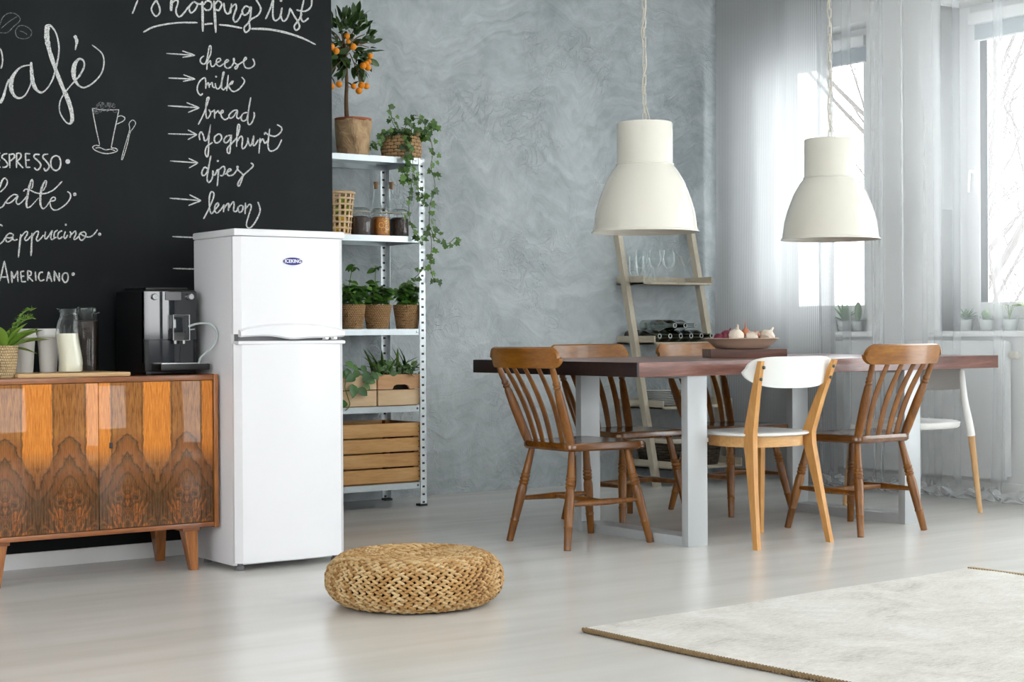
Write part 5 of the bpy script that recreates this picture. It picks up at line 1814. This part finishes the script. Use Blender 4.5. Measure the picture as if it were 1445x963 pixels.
st0 = (0, -0.02, 0.11)
for k in range(90):
    a = rnd.uniform(0, 2 * pi)
    rr_ = 0.115 * rnd.random() ** 0.5
    leaf('ivy', iv, (rr_ * cos(a), rr_ * sin(a) * 0.8 - 0.01, 0.118 + rnd.uniform(-0.012, 0.055) * (1.2 - rr_ / 0.115)), (cos(a), sin(a) - 0.5, rnd.uniform(-0.3, 0.8)), rnd.uniform(0.026, 0.044), up=(rnd.uniform(-0.4, 0.4), -0.8, 0.6))
ivy_vine([(555, 175), (552, 162), (549, 150)], [7.36, 7.34, 7.33], 2, (0.02, 0.032), st0)
ivy_vine([(575, 172), (592, 168), (605, 178), (612, 175)], [7.33, 7.30, 7.28, 7.28], 1, (0.024, 0.038), st0)
ivy_vine([(585, 180), (604, 190), (611, 215), (608, 235), (614, 262), (607, 290), (606, 320), (609, 345), (607, 375), (612, 395)], [7.32, 7.24, 7.21, 7.21, 7.20, 7.20, 7.21, 7.21, 7.21, 7.21], 2, (0.026, 0.042), st0)
ivy_vine([(606, 320), (613, 333), (622, 341), (632, 344), (642, 336)], [7.21, 7.19, 7.18, 7.18, 7.18], 3, (0.022, 0.036))
ivy_vine([(577, 195), (580, 210), (583, 240), (580, 265), (577, 290), (579, 315), (586, 328), (596, 338)], [7.30, 7.21, 7.20, 7.21, 7.21, 7.21, 7.21, 7.20], 3, (0.022, 0.036), st0)
ivy_vine([(572, 205), (574, 226), (568, 246), (572, 256)], [7.28, 7.20, 7.20, 7.20], 1, (0.026, 0.040), st0)
ivy_vine([(583, 238), (590, 268), (592, 285)], [7.20, 7.20, 7.20], 2, (0.024, 0.036))
ivy_vine([(545, 185), (535, 200), (527, 208)], [7.36, 7.33, 7.32], 1, (0.022, 0.034), st0)
ivy_vine([(571, 404), (580, 396), (590, 388), (597, 379)], [7.25, 7.24, 7.23, 7.22], 4, (0.022, 0.032))

# ---- second shelf: lattice basket, jars, bottles
z = HT[1]
bx = base(477, 7.34, z)
lb = thing('lattice_basket', 'pale open lattice basket holding limes and lemons', 'basket', (bx, 7.34, z))
LBH, r0, r1 = 0.215, 0.062, 0.082
for k in range(16):
    a = 2 * pi * k / 16
    MB().tube([(r0 * cos(a), r0 * sin(a), 0.006), (r1 * cos(a), r1 * sin(a), LBH)], 0.0062, 6, flat=((cos(a), sin(a), 0), 0.4)).build('slat', 'pine_pale', lb)
for k in range(8):
    t = k / 7
    r = r0 + (r1 - r0) * t
    MB().tube([(r * cos(2 * pi * q / 36), r * sin(2 * pi * q / 36), 0.006 + (LBH - 0.006) * t) for q in range(36)], 0.0054 if k < 7 else 0.0080, 6, closed=True).build('hoop', 'pine_pale', lb)
MB().lathe([(0.0, 0.0), (r0, 0.0), (r0, 0.005), (0.0, 0.005)], 28).build('basket_base', 'board_light', lb)
for k in range(12):
    lvl = k // 3
    a = 2 * pi * k / 3 + (pi / 3) * lvl - 0.5
    m = 'lemon_fruit' if lvl < 2 else 'lime_fruit'
    rr_ = 0.033 + 0.004 * lvl
    pz = z + 0.034 + 0.047 * lvl
    fo_ = thing('lemon' if lvl < 2 else 'lime', ('yellow lemon' if lvl < 2 else 'green lime') + ' inside the lattice basket', 'fruit', (bx + rr_ * cos(a), 7.34 + rr_ * sin(a), pz), a, 'fruit in the lattice basket')
    MB().lathe([(0.0, -0.029), (0.005, -0.027), (0.018, -0.018), (0.0225, 0.0), (0.018, 0.018), (0.006, 0.027), (0.0, 0.031)], 16).build('fruit_body', m, fo_, rot=(1.2, 0, 0))
    MB().tube([(0, -0.027, 0.010), (0, -0.031, 0.0115)], 0.003, 6).build('stem_end', 'vine_stem', fo_)


def clip_jar(px_, Y, label, fill, w=0.054, h=0.155):
    o = thing('clip_jar', label, 'jar', (base(px_, Y, HT[1]), Y, HT[1]), group='clip-top jars on the shelf')
    s_ = lambda r, ex=4.0: [se(2 * pi * k / 36, ex) for k in range(36)]
    sq = [se(2 * pi * k / 36, 3.6) for k in range(36)]
    ro = [se(2 * pi * k / 36, 2.0) for k in range(36)]
    mb = MB()
    rings = [[(x * w * 0.94, y * w * 0.94, 0.0) for x, y in sq], [(x * w, y * w, 0.006) for x, y in sq], [(x * w, y * w, 0.095) for x, y in sq], [(x * 0.044, y * 0.044, 0.112) for x, y in ro], [(x * 0.044, y * 0.044, 0.122) for x, y in ro]]
    loft(rings).build('glass_body', 'clear_glass', o)
    rings = [[(x * w * 0.90, y * w * 0.90, 0.004) for x, y in sq], [(x * w * 0.93, y * w * 0.93, 0.010) for x, y in sq], [(x * w * 0.93, y * w * 0.93, 0.090) for x, y in sq], [(x * 0.035, y * 0.035, 0.100) for x, y in ro]]
    loft(rings).build('contents', fill, o)
    MB().lathe([(0.0, 0.123), (0.047, 0.123), (0.049, 0.127), (0.049, 0.134), (0.044, 0.142), (0.03, 0.146), (0.0, 0.147)], 30).build('lid', 'smoke_glass', o)
    MB().tube([(0.0475 * cos(2 * pi * k / 30), 0.0475 * sin(2 * pi * k / 30), 0.1225) for k in range(30)], 0.003, 6, closed=True).build('seal', 'cable_cream', o)
    MB().tube([(-0.02, -0.047, 0.126), (-0.014, -0.056, 0.10), (0.014, -0.056, 0.10), (0.02, -0.047, 0.126)], 0.0016, 6).build('wire_clip', 'chrome', o)
    return o


clip_jar(507.5, 7.315, 'clip-top jar of dark coffee beans next to the lattice basket', 'spice_dark', 0.052)
oj = clip_jar(536.5, 7.315, 'clip-top jar of dried orange slices between the two dark jars', 'dried_orange', 0.045)
for k in range(7):
    a = rnd.uniform(-1.3, 1.3)
    MB().tube([(0.0375 * sin(a) * 0.6 + 0.014 * cos(2 * pi * q / 16), -0.0425, 0.022 + 0.011 * k + 0.013 * sin(2 * pi * q / 16)) for q in range(16)], 0.0016, 5, closed=True).build('orange_slice', 'lemon_fruit', oj)
clip_jar(563, 7.315, 'clip-top jar of dark spice nearest the shelf post', 'spice_dark', 0.045)


def cork_bottle(px_, Y, label):
    o = thing('corked_bottle', label, 'bottle', (base(px_, Y, HT[1]), Y, HT[1]), group='corked bottles on the shelf')
    MB().lathe([(0.030, 0.0), (0.034, 0.004), (0.034, 0.14), (0.030, 0.17), (0.017, 0.215), (0.0135, 0.25), (0.0135, 0.285)], 26, cap=False).build('glass_body', 'clear_glass', o)
    MB().lathe([(0.0105, 0.262), (0.012, 0.285), (0.0135, 0.286), (0.0145, 0.300), (0.0, 0.301)], 18).build('cork', 'cork', o)


cork_bottle(531, 7.50, 'corked empty bottle standing behind the jar of orange slices')
cork_bottle(552.5, 7.47, 'corked empty bottle standing behind the jar nearest the post')


# ---- third shelf: basil pots
def basil(px_, Y, label, tall, seed):
    global rnd
    rnd = random.Random(seed)
    z = HT[2]
    o = thing('basil_plant', label, 'plant', (base(px_, Y, z), Y, z), group='basil in woven pots')
    MB().lathe([(0.053, 0.0), (0.056, 0.002), (0.074, 0.122), (0.071, 0.125), (0.066, 0.112), (0.0, 0.110)], 32).build('woven_pot', 'woven_tan', o)
    for k in range(9):
        a = 2 * pi * k / 9 + rnd.random()
        h = rnd.uniform(0.06, 0.10) + (tall if k == 2 else 0)
        e = Vector((0.045 * cos(a), 0.045 * sin(a), 0.112 + h)) if k != 2 else Vector((rnd.uniform(-0.02, 0.02), -0.01, 0.112 + h))
        pts = spline([(0.015 * cos(a), 0.015 * sin(a), 0.108), (0.03 * cos(a), 0.03 * sin(a), 0.108 + h * 0.5), e], 4)
        MB().tube(pts, 0.002, 5).build('stem', 'green_stem', o)
        for q in (pts[3], pts[5], pts[8], pts[8]):
            for s_ in range(3):
                b = rnd.uniform(0, 2 * pi)
                leaf('basil', o, q, (cos(b), sin(b) - 0.3, rnd.uniform(-0.25, 0.6)), rnd.uniform(0.036, 0.060), up=(0.2 * cos(b), -0.55, 0.8))


basil(495, 7.31, 'basil in a woven pot half hidden behind the fridge', 0.11, 1)
basil(531.5, 7.31, 'tall basil in a woven pot in the middle of the row', 0.12, 2)
basil(573.5, 7.31, 'bushy basil in a woven pot next to the shelf post', 0.03, 3)
rnd = random.Random(99)


# ---- fourth shelf: two small planter crates
def planter(x0, x1, label, mats, seed, notch):
    z = HT[3]
    o = thing('planter_crate', label, 'crate', ((x0 + x1) / 2, 7.245, z), group='small planter crates')
    hw = (x1 - x0) / 2
    D = 0.20
    th = 0.012
    h1, h2 = 0.086, 0.162
    lo = MB().box(-hw, hw, 0.0, th, 0.004, h1 - 0.003, 0.002).build('slat', mats[0], o)
    if notch:
        out = [(-hw, h1 + 0.001), (-0.32 * hw, h1 + 0.001), (-0.25 * hw, h1 + 0.018), (-0.12 * hw, h1 + 0.024), (0.30 * hw, h1 + 0.024), (0.42 * hw, h1 + 0.018), (0.5 * hw, h1 + 0.001), (hw, h1 + 0.001), (hw, h2), (-hw, h2)]
        MB().prism(out, 0.0, th, 'XZ').build('slat', mats[1], o, smooth=False)
    else:
        MB().box(-hw, hw, 0.0, th, h1 + 0.001, h2, 0.002).build('slat', mats[1], o)
    for za, zb in ((0.004, h1 - 0.003), (h1 + 0.001, h2)):
        MB().box(-hw, hw, D - th, D, za, zb, 0.002).build('slat', mats[0], o)
        for sx in (-1, 1):
            a, b = sorted((sx * hw, sx * (hw - th)))
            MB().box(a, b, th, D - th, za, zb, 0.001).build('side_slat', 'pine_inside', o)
    MB().box(-hw + th, hw - th, th, D - th, 0.0, 0.008).build('crate_bottom', 'pine_inside', o)
    MB().box(-hw + th + 0.002, hw - th - 0.002, th + 0.02, D - th - 0.002, 0.008, h2 - 0.022).build('soil', 'soil', o)
    return o, hw, h2


xa, xm0, xm1, xb = onY(459, 550, 7.245).x, onY(531.5, 550, 7.245).x, onY(533.5, 550, 7.245).x, onY(593, 550, 7.245).x
p1, hw1, h2 = planter(xa, xm0, 'pale planter crate with a trailing pothos, half hidden by the fridge', ('pine_pale', 'pine_pale'), 4, False)
p2, hw2, h2 = planter(xm1, xb, 'planter crate with a cut-out grip, full of grassy and grey-green plants', ('pine_pale', 'pine_pink'), 5, True)
for k in range(74):
    a = rnd.uniform(-1, 1)
    leaf('grey', p2, (hw2 * 0.95 * a, rnd.uniform(0.0, 0.10), h2 + rnd.uniform(-0.008, 0.058)), (rnd.uniform(-1, 1), rnd.uniform(-1, 0.2), rnd.uniform(-0.4, 0.6)), rnd.uniform(0.024, 0.042), up=(rnd.uniform(-0.4, 0.4), -0.9, 0.5))
for k in range(34):
    a = rnd.uniform(-1, 1)
    side = -1 if k % 2 else 1
    leaf('blade', p2, (hw2 * (0.55 * side + 0.2 * rnd.uniform(-1, 1)), rnd.uniform(0.03, 0.14), h2 - 0.015), (side * rnd.uniform(-0.2, 1.1), rnd.uniform(-0.6, 0.3), rnd.uniform(0.6, 1.3)), rnd.uniform(0.10, 0.175))
for (ax_, ay_, sz) in ((490, 524, 0.07), (500, 534, 0.075), (507, 527, 0.06), (518, 528, 0.07), (515, 538, 0.07), (524, 532, 0.055), (497, 546, 0.085), (505, 552, 0.07), (513, 546, 0.05), (487, 515, 0.06), (491, 530, 0.06), (488, 570, 0.07), (510, 520, 0.05), (496, 520, 0.05)):
    q = onY(ax_, ay_ - 4, 7.225)
    leaf('pothos', p1, (q.x - p1.location.x, -0.012 - 0.014 * rnd.random(), q.z - HT[3]), (rnd.uniform(-0.7, 0.7), -0.3, rnd.uniform(-1, -0.1)), sz * 0.9, up=(rnd.uniform(-0.4, 0.4), -1, 0.3), roll=0)
vp = [onY(a, b, 7.222) for a, b in ((505, 530), (492, 535), (487, 546), (491, 560), (494, 572), (488, 580))]
MB().tube(spline([(q.x - p1.location.x, -0.02, q.z - HT[3]) for q in vp], 5), 0.0022, 5).build('vine', 'green_stem', p1)

# ---- bottom shelf: large pine crate
z = HT[4]
xa, xb = onY(452, 650, 7.25).x, onY(596, 650, 7.245).x
cr = thing('pine_crate', 'large slatted pine crate on the bottom shelf', 'crate', ((xa + xb) / 2, 7.245, z))
hw = (xb - xa) / 2
CH, D, th = 0.318, 0.345, 0.014
ns = 4
for k in range(ns):
    za = 0.008 + k * (CH - 0.008) / ns
    zb = za + (CH - 0.008) / ns - 0.0085
    MB().box(-hw, hw, 0.0, th, za, zb, 0.002).build('slat', 'pine', cr)
    MB().box(-hw, hw, D - th, D, za, zb, 0.002).build('slat', 'pine', cr)
    for sx in (-1, 1):
        a, b = sorted((sx * hw, sx * (hw - th)))
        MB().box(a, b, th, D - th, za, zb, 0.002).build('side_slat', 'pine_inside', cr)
for sx in (-1, 1):
    for yy in (th, D - th - 0.03):
        a, b = sorted((sx * (hw - th), sx * (hw - th - 0.03)))
        MB().box(a, b, yy, yy + 0.03, 0.006, CH - 0.01, 0.001).build('corner_post', 'pine_inside', cr)
    for k in range(ns):
        for q in (0.02, 0.05):
            zc = 0.008 + k * (CH - 0.008) / ns + q
            MB().lathe([(0.003, 0), (0.003, 0.0015)], 8, Matrix.Translation((sx * (hw - 0.022), 0.0, zc)) @ Matrix.Rotation(pi / 2, 4, 'X')).build('nail', 'rubber_dark', cr)
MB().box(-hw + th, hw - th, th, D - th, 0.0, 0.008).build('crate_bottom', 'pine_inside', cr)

# ------------------------------------------------------------------ ladder shelf
ld = thing('ladder_shelf', 'whitewashed wooden ladder shelf leaning on the plaster wall', 'shelf', (6.183, 7.282, 0.0))
LX0, LX1 = 6.183, 6.765
LY0, LTZ = 7.282, 1.60
slope = (7.626 - 7.282) / 1.469
for xx in (0.0, LX1 - LX0):
    w2, d2 = 0.0165, 0.022
    yt = LTZ * slope
    vs = [(xx + sx * w2, sy * d2 + (0 if zz_ == 0 else yt), zz_) for zz_ in (0.0, LTZ) for sx, sy in ((-1, -1), (1, -1), (1, 1), (-1, 1))]
    MB().add(vs, [(3, 2, 1, 0), (4, 5, 6, 7), (0, 1, 5, 4), (1, 2, 6, 5), (2, 3, 7, 6), (3, 0, 4, 7)]).build('rail', 'ladder_wood', ld, smooth=False)
TRAYS = [(1.192, 7.415), (0.838, 7.322), (0.462, 7.25), (0.112, 7.168)]
for tz, ty in TRAYS:
    a, b = 0.018, LX1 - LX0 - 0.018
    y0, y1 = ty - LY0, YG - 0.008 - LY0
    f = MB().box(a, b, y0, y1, tz - 0.016, tz - 0.004, 0.001).build('tray_bottom', 'ladder_tray_wood', ld)
    for x0 in (a, b - 0.012):
        MB().box(x0, x0 + 0.012, y0, y1, tz - 0.016, tz + 0.034, 0.001).build('tray_side', 'ladder_tray_wood', ld)
    MB().box(a + 0.012, b - 0.012, y1 - 0.012, y1, tz - 0.004, tz + 0.034, 0.001).build('tray_back', 'ladder_tray_wood', ld)


def lz(k): return TRAYS[k][0] - 0.004


# glasses on the top tray
def glassware(kind, px_, Y, label):
    q = onY(px_, 395, Y)
    o = thing('wine_glass' if kind == 'balloon' else ('cocktail_glass' if kind == 'martini' else 'champagne_glass'), label, 'glass', (q.x, Y, lz(0)), group='glasses on the ladder shelf')
    if kind == 'balloon':
        foot = [(0.036, 0.0), (0.035, 0.002), (0.010, 0.005), (0.0045, 0.012), (0.004, 0.075), (0.008, 0.088)]
        bowl_ = [(0.008, 0.088), (0.026, 0.096), (0.039, 0.118), (0.042, 0.140), (0.039, 0.172), (0.034, 0.200)]
    elif kind == 'martini':
        foot = [(0.036, 0.0), (0.034, 0.002), (0.008, 0.005), (0.004, 0.012), (0.0035, 0.092), (0.006, 0.100)]
        bowl_ = [(0.006, 0.100), (0.022, 0.122), (0.048, 0.158)]
    else:
        foot = [(0.028, 0.0), (0.027, 0.002), (0.008, 0.006), (0.005, 0.014), (0.006, 0.030), (0.010, 0.038)]
        bowl_ = [(0.010, 0.038), (0.019, 0.060), (0.022, 0.10), (0.024, 0.155)]
    MB().lathe(foot, 24).build('stem', 'clear_glass', o)
    MB().lathe(bowl_, 28, cap=False).build('bowl', 'clear_glass', o)


glassware('flute', 893, 7.50, 'slim champagne glass nearest the left rail')
glassware('flute', 903, 7.46, 'slim champagne glass second from the left rail')
glassware('balloon', 905, 7.60, 'round wine glass at the back behind the champagne glasses')
glassware('flute', 913, 7.49, 'slim champagne glass third from the left rail')
glassware('balloon', 924.5, 7.54, 'round wine glass left of the middle of the tray')
glassware('balloon', 944, 7.52, 'round wine glass in the middle of the tray')
glassware('martini', 967, 7.46, 'cone-shaped cocktail glass by the right rail')


# wine bottles lying on the second tray, necks to the front
def wine(px_, py_, Yn, label, m, lab=None, tilt=0.0):
    q = onY(px_, py_, Yn)
    o = thing('wine_bottle', label, 'bottle', (q.x, Yn, q.z), group='bottles on the ladder shelf')
    o.rotation_euler = (-pi / 2 + 0.0, 0.0, tilt)
    # local +Z runs from the mouth towards the base
    MB().lathe([(0.0115, 0.0), (0.0145, 0.001), (0.0145, 0.012), (0.0125, 0.014), (0.0135, 0.075), (0.020, 0.095), (0.034, 0.125), (0.036, 0.15), (0.036, 0.285), (0.030, 0.29), (0.0, 0.282)], 24, cap=False).build('bottle_glass', m, o)
    MB().tube([(0.0120 * cos(2 * pi * k / 20), 0.0120 * sin(2 * pi * k / 20), 0.001) for k in range(20)], 0.0026, 6, closed=True).build('lip', 'lip_glint', o)
    if lab:
        MB().lathe([(0.0365, 0.17), (0.0365, 0.26)], 24, cap=False).build('paper_label', lab, o)


wz = lz(1) + 0.037
for k, (xx, m, lab, d) in enumerate(((929, 'green_glass', 'foil_red', 'leftmost of the bottom row, by the left rail'), (940, 'green_glass', None, 'second in the bottom row from the left rail'), (959.5, 'green_glass', 'wine_label', 'with an orange label in the middle of the bottom row'),
                                     (973, 'green_glass', None, 'right of the orange-labelled one'), (991, 'green_glass', None, 'second from the right in the bottom row'), (1003.5, 'green_glass', None, 'rightmost of the bottom row'))):
    o_x = LX0 + 0.075 + 0.0865 * k
    q = px_y = None
    pyy = 474
    Yn = 7.345
    o = wine(xx, pyy, Yn, 'green wine bottle ' + d, m, lab)
for ob in [o for o in bpy.data.objects if o.name.startswith('wine_bottle')]:
    k = [o.name for o in bpy.data.objects if o.name.startswith('wine_bottle')].index(ob.name)
    ob.location = (LX0 + 0.070 + 0.0815 * k + 0.012, 7.345, wz)
for k, (fx, m, d) in enumerate(((0.2043, 'smoke_glass', 'clear bottle lying on the bottom row at the left'), (0.2858, 'green_glass', 'dark green wine bottle lying on top of the bottom row'), (0.3673, 'clear_glass', 'clear bottle lying on top at the right'))):
    wine(950, 460, 7.345, d, m)
    ob = [o for o in bpy.data.objects if o.name.startswith('wine_bottle')][-1]
    ob.location = (LX0 + fx, 7.35 - 0.0 * k, wz + 0.0615)
# plates on the third tray
for sx_, (pxx, nme) in enumerate(((0.150, 'left'), (0.405, 'right'))):
    for k in range(9):
        r = 0.118 if k < 5 else 0.098
        o = thing('plate', 'white plate in the %s stack on the ladder shelf, %s' % (nme, ('lowest', 'second', 'third', 'fourth', 'fifth', 'sixth', 'seventh', 'eighth', 'topmost')[k] + (' from the tray' if 0 < k < 8 else '')), 'plate', (LX0 + pxx, 7.435, lz(2) + 0.0002 + 0.0098 * k), group='plates on the ladder shelf')
        MB().lathe([(0.0, 0.0), (0.5 * r, 0.0), (0.62 * r, 0.0015), (r, 0.0115), (r, 0.0135), (0.94 * r, 0.0128), (0.62 * r, 0.0055), (0.0, 0.004)], 40).build('plate_body', 'porcelain', o)
        MB().lathe([(0.40 * r, -0.0), (0.40 * r, 0.002), (0.46 * r, 0.002), (0.46 * r, 0.0)], 30, cap=False).build('foot_ring', 'porcelain', o)
# basket on the lowest tray
bk = thing('wicker_basket', 'dark wicker basket lined with cream cloth on the lowest ladder tray', 'basket', (LX0 + 0.29, 7.42, lz(3)))
sq = [se(2 * pi * k / 44, 5.0) for k in range(44)]
loft([[(x * 0.205, y * 0.165, 0.0) for x, y in sq], [(x * 0.222, y * 0.180, 0.10) for x, y in sq], [(x * 0.226, y * 0.184, 0.155) for x, y in sq], [(x * 0.205, y * 0.165, 0.155) for x, y in sq], [(x * 0.19, y * 0.15, 0.05) for x, y in sq]]).build('basket_body', 'woven_dark', bk)
loft([[(x * 0.231, y * 0.189, 0.138) for x, y in sq], [(x * 0.230, y * 0.188, 0.158) for x, y in sq], [(x * 0.218, y * 0.176, 0.163) for x, y in sq], [(x * 0.200, y * 0.16, 0.15) for x, y in sq], [(x * 0.1, y * 0.08, 0.148) for x, y in sq]]).build('lining', 'cloth_cream', bk)

# ------------------------------------------------------------------ potted succulents on the sills
def sill_pot(px_, X, label, kind):
    q = onX(px_, 455, X)
    o = thing('succulent_pot', label, 'plant', (X, q.y, SB), group='glass pots on the window sills')
    MB().lathe([(0.036, 0.0), (0.038, 0.003), (0.050, 0.078), (0.052, 0.081), (0.048, 0.081)], 28, cap=False).build('glass_pot', 'clear_glass', o)
    MB().lathe([(0.0, 0.004), (0.028, 0.004), (0.036, 0.060), (0.0, 0.062)], 24).build('inner_pot', 'porcelain', o)
    if kind == 'aloe':
        for k in range(13):
            a = 2.4 * k
            e = 0.35 + 0.09 * k
            leaf('succulent', o, (0, 0, 0.06), (cos(a) * cos(e), sin(a) * cos(e), sin(e)), rnd.uniform(0.08, 0.13), roll=0)
    elif kind == 'cactus':
        MB().ball((0, 0, 0.115), (0.021, 0.021, 0.058), 16, 12).build('cactus_body', 'cactus_green', o, rot=(0, 0, 0))
    elif kind == 'rosette':
        for k in range(24):
            a = 2.4 * k
            e = 0.1 + 0.05 * k
            leaf('succulent', o, (0, 0, 0.062), (cos(a) * cos(e), sin(a) * cos(e), sin(e)), rnd.uniform(0.05, 0.08), roll=0)
    elif kind == 'round':
        for dx, dz, r in ((-0.018, 0.085, 0.022), (0.014, 0.092, 0.024), (0.0, 0.072, 0.022)):
            MB().ball((dx, dx, dz), r, 14, 9).build('cactus_body', 'cactus_green', o)
    else:
        for k in range(9):
            a = 2.4 * k
            MB().tube(spline([(0, 0, 0.06), (0.01 * cos(a), 0.01 * sin(a), 0.10), (0.02 * cos(a), 0.03 * sin(a), 0.13)], 3), 0.0015, 5).build('stem', 'green_stem', o)
            leaf('fresh', o, (0.02 * cos(a), 0.03 * sin(a), 0.13), (cos(a), sin(a), 0.25), rnd.uniform(0.045, 0.08))


sill_pot(1191, 7.23, 'pointed aloe in a glass pot on the left window sill', 'aloe')
sill_pot(1211, 7.225, 'small column cactus in a glass pot on the left window sill', 'cactus')
sill_pot(1363, 7.22, 'spiky rosette succulent in a glass pot, first on the right window sill', 'rosette')
sill_pot(1392, 7.22, 'round cacti in a glass pot, second on the right window sill', 'round')
sill_pot(1425, 7.22, 'leafy seedling in a glass pot, third on the right window sill', 'leafy')
